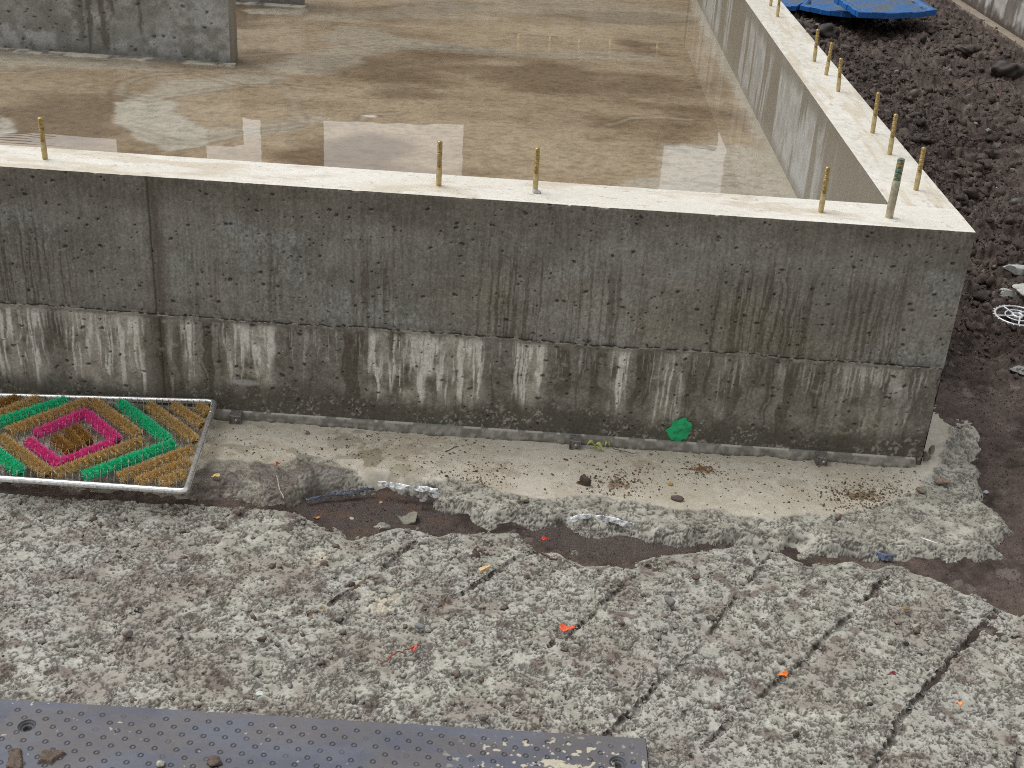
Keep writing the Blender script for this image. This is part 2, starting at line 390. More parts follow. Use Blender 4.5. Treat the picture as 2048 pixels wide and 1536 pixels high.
FUR = [([(620, 1230), (704, 1178), (759, 1138), (830, 1079)], .9), ([(868, 1213), (940, 1172), (1022, 1117), (1070, 1096)], .8), ([(1097, 1291), (1158, 1247), (1213, 1196), (1299, 1127)], .9),
       ([(1213, 1469), (1275, 1411), (1329, 1353), (1374, 1319), (1427, 1257), (1461, 1206), (1546, 1103)], 1.0), ([(1382, 1510), (1450, 1450), (1529, 1384), (1584, 1339), (1621, 1305), (1645, 1271), (1690, 1240), (1782, 1148)], 1.0),
       ([(1700, 1600), (1748, 1530), (1782, 1483), (1806, 1431), (1854, 1373), (1912, 1305), (1960, 1254), (1997, 1216), (2040, 1180)], 1.25), ([(1960, 1640), (2035, 1520), (2060, 1440), (2110, 1360)], 1.1),
       ([(230, 1240), (330, 1195), (420, 1140)], .4), ([(1080, 1095), (1200, 1150), (1290, 1200)], .35), ([(330, 1330), (520, 1260), (600, 1220)], .35), ([(900, 1380), (1040, 1300), (1097, 1291)], .4)]
wx = X+(fbm(X/.03, Y/.03, 4, 161)-.5)*.014; wy = Y+(fbm(X/.03, Y/.03, 4, 162)-.5)*.014
fw_ = fbm(X/.03, Y/.03, 3, 164)
for P, a in FUR:
    d = seg_d(wx, wy, polyZ(P, ZR)); fur = np.maximum(fur, a*np.exp(-(d/(.0010+.0044*fw_))**2)*ss(.36, .56, fbm(X/.04, Y/.04, 4, 163, .65)+.08*a) + .12*a*np.exp(-(d/.022)**2))
Zr = ZR + .012*(fbm(X/.3, Y/.3, 3, 133)-.5) - .009*fur
Xd, Yd, Zr = along_normal(xs, ys, Zr*edge+(1-edge)*(ZS-.014), pc*1.0-.004)
brd = ss(-.02, .01, -(Y+.995))*ss(-.60, -.70, X)             # pressed flat under the plastic board
Zr = Zr*(1-brd)+np.minimum(Zr, ZR-.004)*brd
n1 = fbm(X/.2, Y/.2, 4, 151); n3 = fbm(X/.025, Y/.025, 4, 152)
C = mix((.300, .290, .248), (.425, .415, .365), ss(.3, .7, n3))
C = mix(C, (.36, .353, .318), ss(.4, .7, n1)*.4)
C = C*(.90+.20*fbm(X/.006, Y/.006, 2, 158))[..., None]
left = ss(-.9, -1.7, X)
C = mix(C, (.22, .178, .150), ss(.5, .72, fbm(X/.09, Y/.07, 4, 153)+.06*left)*.55)
C = mix(C, (.12, .085, .07), ss(.66, .76, fbm(X/.035, Y/.03, 4, 154)+.02*left)*.75)
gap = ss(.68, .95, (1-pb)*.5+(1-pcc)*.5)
C = mix(C, (.048, .040, .033), np.maximum(gap*.2, crv*.82))  # muddy gaps; crevices also painted dark to deepen their shadows
C = mix(C, (.07, .055, .048), ss(.45, .95, fur)*.5)
for (px, py, r) in ((640, 1112, .05), (780, 1195, .06), (745, 1215, .05)):
    c = PZ(px, py, ZR); g = np.exp(-((X-c[0])**2+(Y-c[1])**2)/r**2)
    C = mix(C, (.58, .53, .41), ss(.45, .9, g*.7+(fbm(X/.012, Y/.012, 4, 157)-.5)*1.2)*.6)
for (px, py, r) in ((645, 1218, .03), (720, 1165, .03), (890, 1205, .022)):
    c = PZ(px, py, ZR); g = np.exp(-((X-c[0])**2+(Y-c[1])**2)/r**2)
    C = mix(C, (.22, .12, .05), ss(.3, .8, g)*ss(.2, .6, fur)*.9)
C = mix(C, (.10, .075, .066), (1-ss(-.034, -.004, s1))*.85)
G = .62-.15*ss(.4, .7, n1)+0*X
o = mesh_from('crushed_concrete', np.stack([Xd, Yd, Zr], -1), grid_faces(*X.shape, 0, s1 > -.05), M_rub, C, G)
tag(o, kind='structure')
RUB = (xs, ys, Zr)
def rub_z(x, y):
    i = int(round((x-RUB[0][0])/.0017)); j = int(round((y-RUB[1][0])/.0017))
    if 0 <= i < len(RUB[0]) and 0 <= j < len(RUB[1]): return float(RUB[2][i, j])
    return ZR

# ---- floor slab, wet
xs = np.concatenate([np.arange(-4.6, -.1499, .008), [-.15]]); ys = np.arange(.15, 4.801, .008)
X, Y = np.meshgrid(xs, ys, indexing='ij')
def spx(px, py): return PZ(px, py, -D)[:2]
n1 = fbm(X/.9, Y/.5, 5, 301); n2 = fbm(X/.25, Y/.12, 4, 302); n3 = fbm(X/.03, Y/.018, 3, 303)
C = mix((.255, .188, .115), (.36, .282, .187), ss(.3, .7, n1*.6+n2*.4))
C = mix(C, (.140, .092, .048), ss(.5, .75, fbm(X/.5, Y/.35, 4, 304))*.8)
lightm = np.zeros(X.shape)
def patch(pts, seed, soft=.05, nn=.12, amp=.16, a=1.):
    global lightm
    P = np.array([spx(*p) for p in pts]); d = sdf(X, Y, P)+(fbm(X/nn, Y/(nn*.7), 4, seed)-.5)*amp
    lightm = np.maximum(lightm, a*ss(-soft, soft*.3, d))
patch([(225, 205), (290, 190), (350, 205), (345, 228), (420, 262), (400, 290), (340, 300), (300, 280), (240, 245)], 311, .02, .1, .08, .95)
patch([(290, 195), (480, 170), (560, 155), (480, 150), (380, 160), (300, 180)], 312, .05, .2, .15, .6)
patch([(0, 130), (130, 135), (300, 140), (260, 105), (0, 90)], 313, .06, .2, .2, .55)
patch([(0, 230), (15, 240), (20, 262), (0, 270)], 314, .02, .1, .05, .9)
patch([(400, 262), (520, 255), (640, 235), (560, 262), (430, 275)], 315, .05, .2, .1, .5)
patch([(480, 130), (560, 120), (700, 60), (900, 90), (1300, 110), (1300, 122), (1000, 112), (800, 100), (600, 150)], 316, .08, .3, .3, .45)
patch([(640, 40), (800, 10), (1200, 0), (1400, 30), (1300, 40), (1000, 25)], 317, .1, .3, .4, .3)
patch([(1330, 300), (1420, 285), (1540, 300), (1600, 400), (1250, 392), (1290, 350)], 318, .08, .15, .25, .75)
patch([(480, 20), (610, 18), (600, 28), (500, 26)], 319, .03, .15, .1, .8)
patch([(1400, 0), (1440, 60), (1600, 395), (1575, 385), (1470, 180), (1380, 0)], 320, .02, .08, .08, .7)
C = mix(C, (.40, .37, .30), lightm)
C = C*(.78+.44*fbm(X/.010, Y/.016, 2, 306))[..., None]
# trowel sweeps: thin pale arcs
for pts, a in (([(235, 190), (250, 165), (310, 148), (380, 145), (480, 170), (570, 172), (640, 180)], .8), ([(230, 190), (300, 200), (480, 172)], .7), ([(255, 255), (330, 282), (400, 288), (520, 262), (600, 250)], .7), ([(280, 300), (340, 286)], .4),
               ([(1210, 250), (1260, 238), (1320, 234), (1380, 240)], .8), ([(1165, 335), (1190, 312)], .5), ([(985, 330), (1020, 345), (1040, 352)], .4), ([(715, 245), (745, 228), (800, 226)], .8), ([(0, 145), (60, 146), (100, 138)], .6),
               ([(480, 112), (650, 100), (800, 92), (1000, 105), (1300, 112)], .5), ([(1225, 340), (1250, 338)], .4), ([(880, 100), (905, 86)], .4), ([(560, 165), (590, 200), (600, 245)], .4), ([(1010, 315), (1030, 312), (1040, 318), (1020, 322), (1010, 315)], .5)):
    d = seg_d(X+(fbm(X/.1, Y/.1, 3, 330)-.5)*.04, Y+(fbm(X/.1, Y/.1, 3, 331)-.5)*.03, np.array([spx(*p) for p in pts]))
    C = mix(C, (.36, .32, .245), a*.55*np.exp(-(d/.012)**2)); C = mix(C, (.12, .08, .045), a*.45*np.exp(-((d-.022)/.012)**2))
C = mix(C, C*.62, ss(.52, .72, n3)*.6)
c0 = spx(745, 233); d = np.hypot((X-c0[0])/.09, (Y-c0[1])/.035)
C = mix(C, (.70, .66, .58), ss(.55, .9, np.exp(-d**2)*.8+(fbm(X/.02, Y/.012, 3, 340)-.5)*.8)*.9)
cw = ss(.07, .0, -.15-X+(fbm(X/.05, Y/.1, 3, 341)-.5)*.05)
C = mix(C, (.37, .335, .265), cw*.6)
G = np.clip(.085 + .22*ss(.35, .8, lightm)*n2 + .12*ss(.5, .8, n2) + .08*(n3-.5), .03, .6)
wl = ss(-2.2, -2.6, X)*ss(1.3, .8, Y)
Zb = -D + .00012*(fbm(X/.09, Y/.09, 2, 350)-.5) + .0001*lightm*(n3-.3) + wl*.0004*np.sin(Y*260+6*fbm(X/.08, Y/.08, 3, 351))
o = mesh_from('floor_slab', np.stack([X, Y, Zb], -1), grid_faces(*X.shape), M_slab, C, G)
tag(o, kind='structure')

# ================================================================== FOUNDATION WALL (front + side + back)
fw = empty('foundation_wall', (-1.0, .07, -H), 'long grey concrete foundation wall with cream top, turning the corner around the wet floor', 'wall')
LOC = (-1.0, .07, -H)
def part(acc, name, mat, parent=fw, smooth=True):
    return acc.build(name, mat, parent, smooth, LOC)
def xw(px, py): return PY(px, py)[0]
rng = np.random.default_rng(5)
def edge_chip(u, seed=0):                     # ragged arris
    return .0012*fbm(u/.012, u*0+.3, 3, 401+seed) + .0022*ss(.72, .9, fbm(u/.03, u*0, 3, 402+seed))
def seam_off(x):
    return .010*(fbm(x/.25, x*0+2.1, 3, 411)-.5)+.006*(fbm(x/.02, x*0+5.1, 3, 412)-.5)
def pits(U, V, n, seed, r0=.0015, r1=.0048):
    """bug holes: depth 0..1 mask"""
    r = np.random.default_rng(seed); m = np.zeros(U.shape)
    u0, u1, v0, v1 = U.min(), U.max(), V.min(), V.max(); du = U[1, 0]-U[0, 0]; dv = V[0, 1]-V[0, 0]
    for k in range(n):
        a, b = r.uniform(u0, u1), r.uniform(v0, v1); rad = r0+(r1-r0)*r.random()**3
        asp = r.uniform(.8, 2.0); th = r.uniform(-.6, .6)
        i0, i1 = int((a-u0-rad*2.5)/du), int((a-u0+rad*2.5)/du)+2; j0, j1 = int((b-v0-rad*2.5)/dv), int((b-v0+rad*2.5)/dv)+2
        sl = (slice(max(i0, 0), max(i1, 0)), slice(max(j0, 0), max(j1, 0)))
        uu, vv = U[sl]-a, V[sl]-b
        if uu.size == 0: continue
        c, s_ = math.cos(th), math.sin(th); p, q = (uu*c+vv*s_)/(rad*asp), (-uu*s_+vv*c)/rad
        m[sl] = np.maximum(m[sl], ss(1.25, .6, np.hypot(p, q)+.35*(vn(U[sl]/.003, V[sl]/.003, seed)-.5)))
    return m
def streaks(U, V, seed, width, top, lmin, lmax, dens=.5):
    """vertical runs hanging from 'top'; returns 0..1"""
    wob = (fbm(U/.03, V/.06, 4, seed+3)-.5)*width*2.0
    s = fbm((U+wob)/width, V/.35+.7, 3, seed)
    ln = lmin+(lmax-lmin)*fbm(U/(width*2.2), V*0+3.3, 2, seed+5)
    return ss(1-dens, 1-dens+.09, s)*ss(0, .03, top-V+.004)*ss(0, .06, ln-(top-V))
st = .0021
X0 = -3.2
# --- upper pour, front face
us = np.concatenate([np.arange(X0, -2.35, .02), np.arange(-2.35, -st/2, st), [0.0]]); us = np.round(us, 5)
ug = np.arange(-2.35, .0001, st); nv = int(H1/st)+1; vg = np.linspace(-H1, 0, nv)
U, V = np.meshgrid(ug, vg, indexing='ij')
so_ = seam_off(U)
Vz = V + so_*ss(-.22, -H1, V)
pm = pits(U, V, 520, 21, .0013, .0038); big = pits(U, V, 24, 22, .0035, .0075)
pm = np.maximum(pm, big*ss(.35, .6, fbm(U/.006, V/.006, 3, 23)))
n1 = fbm(U/.35, V/.20, 4, 421); n2 = fbm(U/.03, V/.04, 4, 422); n3 = fbm(U/.007, V/.010, 3, 423)
fine_v = fbm(U/.009, V/.12, 3, 424)
n4 = fbm(U/.0032, V/.0045, 2, 428); n5 = fbm(U/.09, V/.05, 5, 429, .65)
C = mix((.222, .210, .180), (.330, .316, .278), ss(.3, .7, n1*.3+n5*.45+n3*.25))
pale = ss(.50, .70, fbm(U/.26, V/.14, 5, 425, .6)+.10*ss(-.03, -.16, V)-.04)
C = mix(C, (.36, .36, .335), pale*ss(.36, .66, n2*.35+n3*.35+n4*.3)*.8)
C = C*(.80+.40*n4)[..., None]
C = mix(C, C*.74, ss(.46, .66, fbm(U/.0045, V/.08, 3, 424))*.6)
wet = ss(.11, .02, -V+.06*(fbm(U/.12, V/.05, 4, 426)-.5)); C = mix(C, C*np.array([.66, .62, .56]), wet*.85)
dg = np.zeros(U.shape)
for a_, b_, k_ in ((-80, 140, 1.), (370, 470, .5), (520, 560, .6), (700, 800, .8), (960, 1100, 1.), (1130, 1300, .8), (1430, 1650, 1.), (1690, 1830, .8)):
    a0, b0 = xw(a_, 520), xw(b_, 520); dg = np.maximum(dg, k_*ss(a0-.02, a0+.02, U)*ss(b0+.02, b0-.02, U))
drk = np.maximum(streaks(U, V, 430, .0080, 0.0, .26, .55, .40), streaks(U, V, 437, .0048, 0.0, .26, .55, .38))*dg*ss(-.05, -.20, V+.10*(fbm(U/.02, V*0+8., 2, 438)-.5))
C = mix(C, C*np.array([.58, .54, .48]), drk)
brown = ss(.46, .66, fbm(U/.45, V/.30, 4, 433)); C = mix(C, C*np.array([1.0, .93, .82]), brown*.6)
xsm = xw(305, 520)
sj = np.exp(-((U-xsm-.012)/.016)**2); C = mix(C, (.125, .10, .078), sj*.75*ss(.3, .6, fbm(U/.01, V/.08, 3, 434)+.15))
sjl = np.exp(-((U-xsm+.002*(fbm(V/.02, U*0, 2, 435)-.5))/.0022)**2); C = mix(C, (.05, .04, .03), sjl*.8)
jg = fbm(U/.010, V*0+6., 3, 439)
C = mix(C, C*.6, ss(.020, .0, V+H1+.012*(jg-.5))*.7)
C = mix(C, (.38, .365, .32), ss(.009, .003, V+H1)*ss(.52, .62, jg)*.8)
C = mix(C, (.04, .035, .028), ss(.0048, .0026, V+H1)*ss(.60, .50, jg)*.9)
C = mix(C, (.045, .040, .034), pm*.85)
C = mix(C, (.50, .49, .45), ss(.80, .86, h2(np.floor(U/.004).astype(int), np.floor(V/.004).astype(int), 9))*ss(.80, .9, fbm(U/.004, V/.004, 2, 436))*.6)
dep = -.0035*pm - .0008*sj - .0016*sjl + .0007*(n2-.5) + .0004*(n3-.5)
dep -= .0016*ss(.004, .0, V+H1)*ss(.40, .65, jg)                      # groove at the pour joint
chip = edge_chip(U[:, -1])[:, None]*ss(-.006, 0, V)
A = Acc()
A.grid(U, -dep+chip*.8, Vz-chip, C, .50+.12*n2-.14*drk)
# top of the front wall
tv = np.concatenate([[0, .003, .006], np.arange(.009, .1481, .003), [W]])
U2, T2 = np.meshgrid(ug, tv, indexing='ij')
e0 = edge_chip(ug)[:, None]
n1 = fbm(U2/.3, T2/.1, 4, 441); n2 = fbm(U2/.02, T2/.012, 3, 442)
n6 = fbm(U2/.006, T2/.006, 3, 445)
Ct = mix((.64, .605, .53), (.72, .695, .635), ss(.3, .7, n1*.5+n6*.5))
Ct = mix(Ct, (.47, .39, .27), ss(.50, .72, fbm(U2/.16, T2/.05, 5, 443, .6)+.16*ss(-1.4, -1.9, U2)-.03)*.6)
Ct = mix(Ct, (.27, .245, .20), ss(.72, .78, fbm(U2/.016, T2/.007, 4, 444, .6))*.6)
TOP = Acc()
g2 = .30+.18*n2
TOP.grid(U2, T2+.8*e0*ss(.006, 0, T2), -e0*ss(.008, 0, T2)+.0008*(n1-.5)*ss(0, .02, T2)*ss(W, .12, T2), Ct, g2, flip=True)
TOP.quad([(X0, 0, 0), (-2.35, 0, 0), (-2.35, W, 0), (X0, W, 0)], (.65, .58, .45), .4)
A.quad([(X0, 0, -H1), (-2.35, 0, -H1), (-2.35, 0, 0), (X0, 0, 0)], (.24, .23, .2))
A.quad([(-W, W, -H1), (X0, W, -H1), (X0, W, 0), (-W, W, 0)], (.27, .255, .22), .5)       # inner face
# right end of the front wall belongs to the side wall's outer face
vs = np.linspace(-H1, 0, 60); yy = np.arange(0, 4.95, .03)
Y3, V3 = np.meshgrid(yy, vs, indexing='ij')
A.grid(0*Y3-.0005+.0, Y3, V3, mix((.22, .2, .17), (.3, .28, .25), fbm(Y3/.1, V3/.1, 3, 450)), .5)
part(A, 'upper_wall', M_wall)
# --- lower pour, front face
vb = np.linspace(-.60, -H1, int((.60-H1)/st)+1)
U, V = np.meshgrid(ug, vb, indexing='ij')
so_ = seam_off(U); Vz = V+so_*ss(-.42, -H1, V)
top = -H1
n1 = fbm(U/.25, V/.15, 4, 461); n2 = fbm(U/.03, V/.03, 4, 462); n3 = fbm(U/.008, V/.008, 3, 463)
pm = pits(U, V, 420, 61, .0015, .0042)
n4 = fbm(U/.0035, V/.0045, 2, 464)
base = mix((.160, .147, .120), (.275, .258, .220), ss(.3, .7, n1*.4+n2*.35+n3*.25))*(.78+.44*n4)[..., None]
C = base
# wet brown runs
wetr = streaks(U, V, 470, .018, top, .10, .30, .50)
C = mix(C, (.095, .076, .052), wetr*.75)
# dry pale panels between, and cream runs of laitance
def span(px0, px1, soft=.025):
    a, b = xw(px0, 690), xw(px1, 690); return ss(a-soft, a+soft, U)*ss(b+soft, b-soft, U)
panel = np.zeros(U.shape)
for a, b, k in ((-60, 50, .7), (40, 95, .6), (140, 285, 1.), (330, 350, .5), (365, 390, .6), (450, 545, .9), (740, 965, 1.0), (1035, 1085, 1.), (1232, 1262, .9), (1320, 1380, .45), (1440, 1470, .35), (1690, 1860, .30)):
    panel = np.maximum(panel, k*span(a, b, .022))
panel = np.clip(panel*(.45+1.1*fbm(U/.05, V/.09, 4, 482, .6)), 0, 1)
jag = (fbm(U/.012, V/.12, 3, 471)-.5)
pan = panel*ss(.235, .15, top-V+.10*jag)*ss(0, .012, top-V)
C = mix(C, (.48, .455, .385), pan*.9*ss(.25, .6, n1*.4+n2*.6))
run = streaks(U, V, 480, .0065, top, .06, .28, .54)*ss(.15, .5, panel)
run = np.maximum(run, streaks(U, V, 490, .0042, top, .02, .18, .42)*(.35+.65*panel))
runm = run*ss(.25, .55, fbm(U/.012, V/.05, 3, 481))
C = mix(C, (.78, .76, .69), runm*.9)
C = mix(C, (.55, .52, .45), panel*ss(.03, .0, top-V)*ss(.45, .6, n2)*.7)
xp0 = xw(490, 765); pz0 = PY(490, 765)[2]
C = mix(C, (.55, .55, .53), ss(.4, .75, np.exp(-((U-xp0)/.04)**2-((V-pz0)/.014)**2)+(n2-.5)*.5)*.8)
# dark rain-splashed foot with gritty speckle
foot = ss(.085, .03, V+H+.05*(fbm(U/.2, V*0, 3, 472)-.5)+.01*(n2-.5))
C = mix(C, (.088, .080, .062), foot*.85)
spk = ss(.58, .66, n3*.5+n4*.5)*ss(.3, .6, fbm(U/.06, V/.04, 3, 473))
C = mix(C, (.36, .34, .285), spk*foot*.8)
rough_r = ss(xw(1560, 850), xw(1780, 850), U)*ss(-.42, -.50, V); C = mix(C, (.40, .37, .30), rough_r*ss(.52, .66, n3)*ss(.35, .6, fbm(U/.07, V/.06, 3, 474))*.8)
xsm2 = xw(325, 720)
sj = np.exp(-((U-xsm2)/.02)**2); C = mix(C, (.095, .075, .05), sj*.7); sjl = np.exp(-((U-xsm2)/.0018)**2); C = mix(C, (.04, .032, .025), sjl*.8)
C = mix(C, (.045, .040, .034), pm*.85)
blob = pits(U, V, 260, 66, .002, .0075)*ss(.16, .05, top-V)            # drips of grout sitting proud
C = mix(C, mix(C, (.5, .47, .4), np.full(U.shape, .35)), blob)
dep = -.003*pm+.0016*blob+.0011*runm-.001*sjl+.0008*(n2-.5)+.0006*(n3-.5)+.0012*rough_r*(n3-.5)
lip = ss(.010, .0, top-V)*(fbm(U/.02, V*0+.4, 3, 475)); dep = dep+.0065*lip*ss(.30, .5, fbm(U/.06, V*0+.9, 4, 476))
C = mix(C, (.40, .375, .32), lip*ss(.40, .55, fbm(U/.008, V*0+.2, 3, 478))*.8)
B = Acc()
dx = ss(-.005, 0, U)*.004*fbm(V/.02, U*0, 3, 477)
B.grid(U-dx, -dep-.0008, Vz, C, .46+.15*n2-.10*wetr)
Yt = (-dep-.0008)[:, -1]; ct = mix((.12, .11, .085), (.42, .40, .34), ss(.35, .6, fbm(ug/.007, ug*0+.2, 3, 479)))
B.grid(np.stack([U[:, -1]]*2, 1), np.stack([Yt, Yt*0+.006], 1), np.stack([Vz[:, -1], Vz[:, -1]+.0004], 1), np.stack([ct, ct*.5], 1), .6)
B.quad([(X0, 0, -.6), (-2.35, 0, -.6), (-2.35, 0, -H1), (X0, 0, -H1)], (.22, .2, .16))
Y3, V3 = np.meshgrid(yy, np.linspace(-.68, -H1, 60), indexing='ij')
B.grid(0*Y3, Y3, V3, mix((.16, .14, .11), (.26, .24, .2), fbm(Y3/.1, V3/.1, 3, 451)), .5)
part(B, 'lower_wall', M_wall)
# --- side wall, inner face and top
ysd = np.concatenate([np.arange(W, 3.0, .006), np.arange(3.0, 4.951, .012)]); vs = np.linspace(-D-.01, 0, 70)
Y4, V4 = np.meshgrid(ysd, vs, indexing='ij')
n1 = fbm(Y4/.3, V4/.2, 4, 501); n2 = fbm(Y4/.03, V4/.05, 4, 502)
wt = ss(.475, .525, fbm(Y4/.10, V4/.7, 4, 503)*.6+fbm(Y4/.4, V4/1.2, 3, 504)*.4)
C = mix((.30, .29, .26), (.42, .42, .405), ss(.3, .7, n1*.4+n2*.6))
C = mix(C, (.185, .165, .125), np.maximum(wt, ss(-.07, -.02, V4+.05*(fbm(Y4/.08, V4*0, 3, 505)-.5))*.9)*.85)
C = mix(C, (.22, .2, .16), ss(-.26, -.30, V4)*.7)
Dp = .0006*(n2-.5)
A = Acc(); A.grid(-W-Dp, Y4, V4, C, .5-.2*wt, flip=True)
part(A, 'side_wall', M_wall)
xt = np.concatenate([np.linspace(-W, -.008, 44), [-.003, 0]])
Y5, X5 = np.meshgrid(np.concatenate([[W], np.arange(W+.006, 4.951, .006)]), xt, indexing='ij')
n1 = fbm(X5/.1, Y5/.3, 4, 511); n2 = fbm(X5/.012, Y5/.02, 3, 512)
Ct = mix((.57, .54, .47), (.67, .645, .585), ss(.3, .7, n1*.5+n2*.5))
Ct = mix(Ct, (.25, .23, .19), ss(.70, .77, fbm(X5/.008, Y5/.016, 4, 513, .6))*.6)
Ct = mix(Ct, (.45, .36, .22), ss(.60, .75, fbm(X5/.02, Y5/.2, 3, 514))*.4)
ch = edge_chip(Y5[:, -1:], 3)
TOP.grid(X5-.7*ch*ss(-.006, 0, X5), Y5, -ch*ss(-.008, 0, X5)+0*X5, Ct, .42+.18*n2, flip=True)
xs_ = ug[(ug > -W)]
TOP.quad([(-.0005, 0, -.001), (-.0005, W, -.001), (-.0004, W, 0), (-.0004, 0, 0)], (.65, .6, .5))
# back wall
A = Acc()
xb = np.arange(-4.6, -W+.001, .02); vs = np.linspace(-D-.02, 0, 40)
Xb, Vb = np.meshgrid(xb, vs, indexing='ij')
A.grid(Xb, 0*Xb+4.80, Vb, mix((.30, .27, .21), (.40, .38, .33), ss(.4, .6, fbm(Xb/.06, Vb/.6, 4, 521))), .5)
A.quad([(-4.6, 4.95, -.6), (0, 4.95, -.6), (0, 4.95, 0), (-4.6, 4.95, 0)], (.3, .28, .24))
part(A, 'back_wall', M_wall)
TOP.quad([(-4.6, 4.8, 0), (-W, 4.8, 0), (-W, 4.95, 0), (-4.6, 4.95, 0)], (.68, .63, .53), .4)
part(TOP, 'cream_top', M_top)
# mortar lip along the foot of the front wall
ul = np.arange(-2.35, -.015, .0025); prof = [(.002, -.5545), (-.004, -.5550), (-.010, -.5565), (-.012, -.562), (-.013, -.568), (-.016, -.574), (-.014, -.582)]
nb = fbm(ul/.06, ul*0, 4, 531); nf = fbm(ul/.01, ul*0, 3, 532)
Xl = np.repeat(ul[:, None], 7, 1); Yl = np.zeros(Xl.shape); Zl_ = np.zeros(Xl.shape)
for k, (a, b) in enumerate(prof):
    Yl[:, k] = a-(.0 if k == 0 else .022*(nb-.42)*(k/6)+.007*(nf-.5)*(k/6)); Zl_[:, k] = b+(.0012*(nf-.5) if k in (2, 3, 4) else 0)
Cl = mix((.16, .15, .125), (.30, .28, .24), ss(.3, .7, fbm(Xl/.012, Zl_/.008, 4, 533)))
Cl[:, :2] = np.where((fbm(ul/.03, ul*0, 3, 534) > .42)[:, None, None], .52, .25)*np.array([1, .96, .86]); Cl[:, 5:] = np.where((nf > .45)[:, None, None], Cl[:, 5:]*.4, Cl[:, 5:])
A = Acc(); A.grid(Xl, Yl, Zl_, Cl, .6, flip=True)
part(A, 'mortar_lip', M_lean)

# ---- partition walls standing on the floor
def partition(x0, x1, y0, y1, label, seed):
    A = Acc(); us = np.arange(x0, x1+.001, .006); us[-1] = x1; vs = np.linspace(-D-.01, .02, 110)
    U, V = np.meshgrid(us, vs, indexing='ij')
    n1 = fbm(U/.25, V/.18, 4, seed); n2 = fbm(U/.03, V/.03, 4, seed+1)
    pm = pits(U, V, 200, seed+2, .003, .007)
    C = mix((.22, .215, .195), (.30, .298, .28), ss(.3, .7, n1*.5+n2*.5))
    C = mix(C, (.44, .45, .445), ss(.46, .66, fbm(U/.3, V/.14, 4, seed+3)+.1*ss(-.05, -.2, V))*ss(.3, .7, n2)*.8)
    wx0 = -2.61; dk = streaks(U, V, seed+5, .02, .02, .16, .42, .52)*ss(.17, .10, np.abs(U-wx0))
    dk = np.maximum(dk, .8*streaks(U, V, seed+8, .012, .02, .05, .14, .35))
    C = mix(C, (.115, .105, .085), dk*.8)
    C = mix(C, C*.6, ss(-.25, -.29, V)*.8); C = mix(C, (.05, .045, .04), pm*.85)
    A.grid(U, y0+.003*pm-.0006*(n2-.5), V, C, .5-.1*dk)
    vv = np.linspace(-D-.01, .02, 60); yy = np.linspace(y0, y1, 24); Yy, Vv = np.meshgrid(yy, vv, indexing='ij')
    A.grid(0*Yy+x1, Yy, Vv, mix((.20, .185, .15), (.30, .28, .24), fbm(Yy/.04, Vv/.1, 3, seed+6)), .5)
    A.quad([(x1, y1, -D), (x0, y1, -D), (x0, y1, .02), (x1, y1, .02)], (.25, .24, .21))
    o1 = empty('partition_wall', ((x0+x1)/2, (y0+y1)/2, -D), *label)
    A.build('wall_face', M_wall, o1, True, o1.location)
    T = Acc(); T.quad([(x0, y0, .02), (x1, y0, .02), (x1, y1, .02), (x0, y1, .02)], (.7, .65, .55), .4)
    T.build('wall_top', M_top, o1, False, o1.location)
    # thin film of grout at the foot
    T = Acc(); uu = np.arange(x0, x1+.03, .01); P = np.array([(.002, .010), (-.008, .009), (-.018, .003), (-.026, -.002)])
    Xx = np.repeat(uu[:, None], 4, 1); nn = (fbm(uu/.05, uu*0, 3, seed+7)-.5)[:, None]*.016
    T.grid(Xx, y0+P[None, :, 0]+nn, -D+P[None, :, 1]+0*Xx, mix((.16, .145, .115), (.48, .44, .36), ss(.35, .6, fbm(Xx/.04, Xx*0+P[None, :, 0]/.01, 3, seed+11))), .4, flip=True)
    T.build('grout_fillet', M_lean, o1, True, o1.location)
partition(-4.4, -2.161, 2.309, 2.43, ('grey concrete partition wall with dark rain runs standing on the wet floor', 'wall', 'concrete partition walls'), 550)
partition(-4.4, -2.13, 3.56, 3.68, ('farther partition wall of which only the foot shows at the top edge', 'wall', 'concrete partition walls'), 580)

# ---- houses beyond the plot, seen only as the dark shapes mirrored in the wet floor
M_house = mat_plain('brown_siding', (.10, .075, .055), .8, 0, 3, .2); M_roof = mat_plain('dark_roof', (.06, .055, .05), .6, 0, 4, .2); M_glass = mat_plain('window_glass', (.03, .035, .04), .08, 0, 2, .2)
def refl(px, py, Yp):
    d = ray(px, py).copy(); t0 = (-D-CAM[2])/d[2]; p = CAM+d*t0; d[2] = -d[2]; p = p+d*((Yp-p[1])/d[1]); return p
def house(px0, px1, pytop, Yp, depth, label):
    a, b = refl(px0, 300, Yp), refl(px1, 300, Yp); c = refl((px0+px1)/2, pytop, Yp); zt = c[2]-ZS; w_ = (b[0]-a[0])/2
    o1 = empty('neighbouring_house', ((a[0]+b[0])/2, Yp, ZS), label, 'house', 'houses mirrored in the wet floor')
    o1.rotation_euler = (0, 0, -math.atan2(c[0]-CAM[0], Yp-CAM[1])); w_ *= math.cos(o1.rotation_euler.z)
    A = Acc(); A.box((-w_, 0, 0), (w_, depth, zt-.12), (.1, .08, .06)); A.build('wall', M_house, o1, False)
    A = Acc(); A.box((-w_-.01, -.01, zt-.12), (w_+.01, depth+.01, zt), (.05, .05, .05)); A.build('roof', M_roof, o1, False)
    n = max(1, int(2*w_/1.8))
    for i in range(n):
        xc = -w_+(i+.5)*2*w_/n; z = 1.0
        while z+1.4 < zt:
            A = Acc(); A.box((xc-.3, -.03, z), (xc+.3, .05, z+1.0), (.03, .03, .03)); A.build('window', M_glass, o1, False); z += 2.6
YH = 15.0
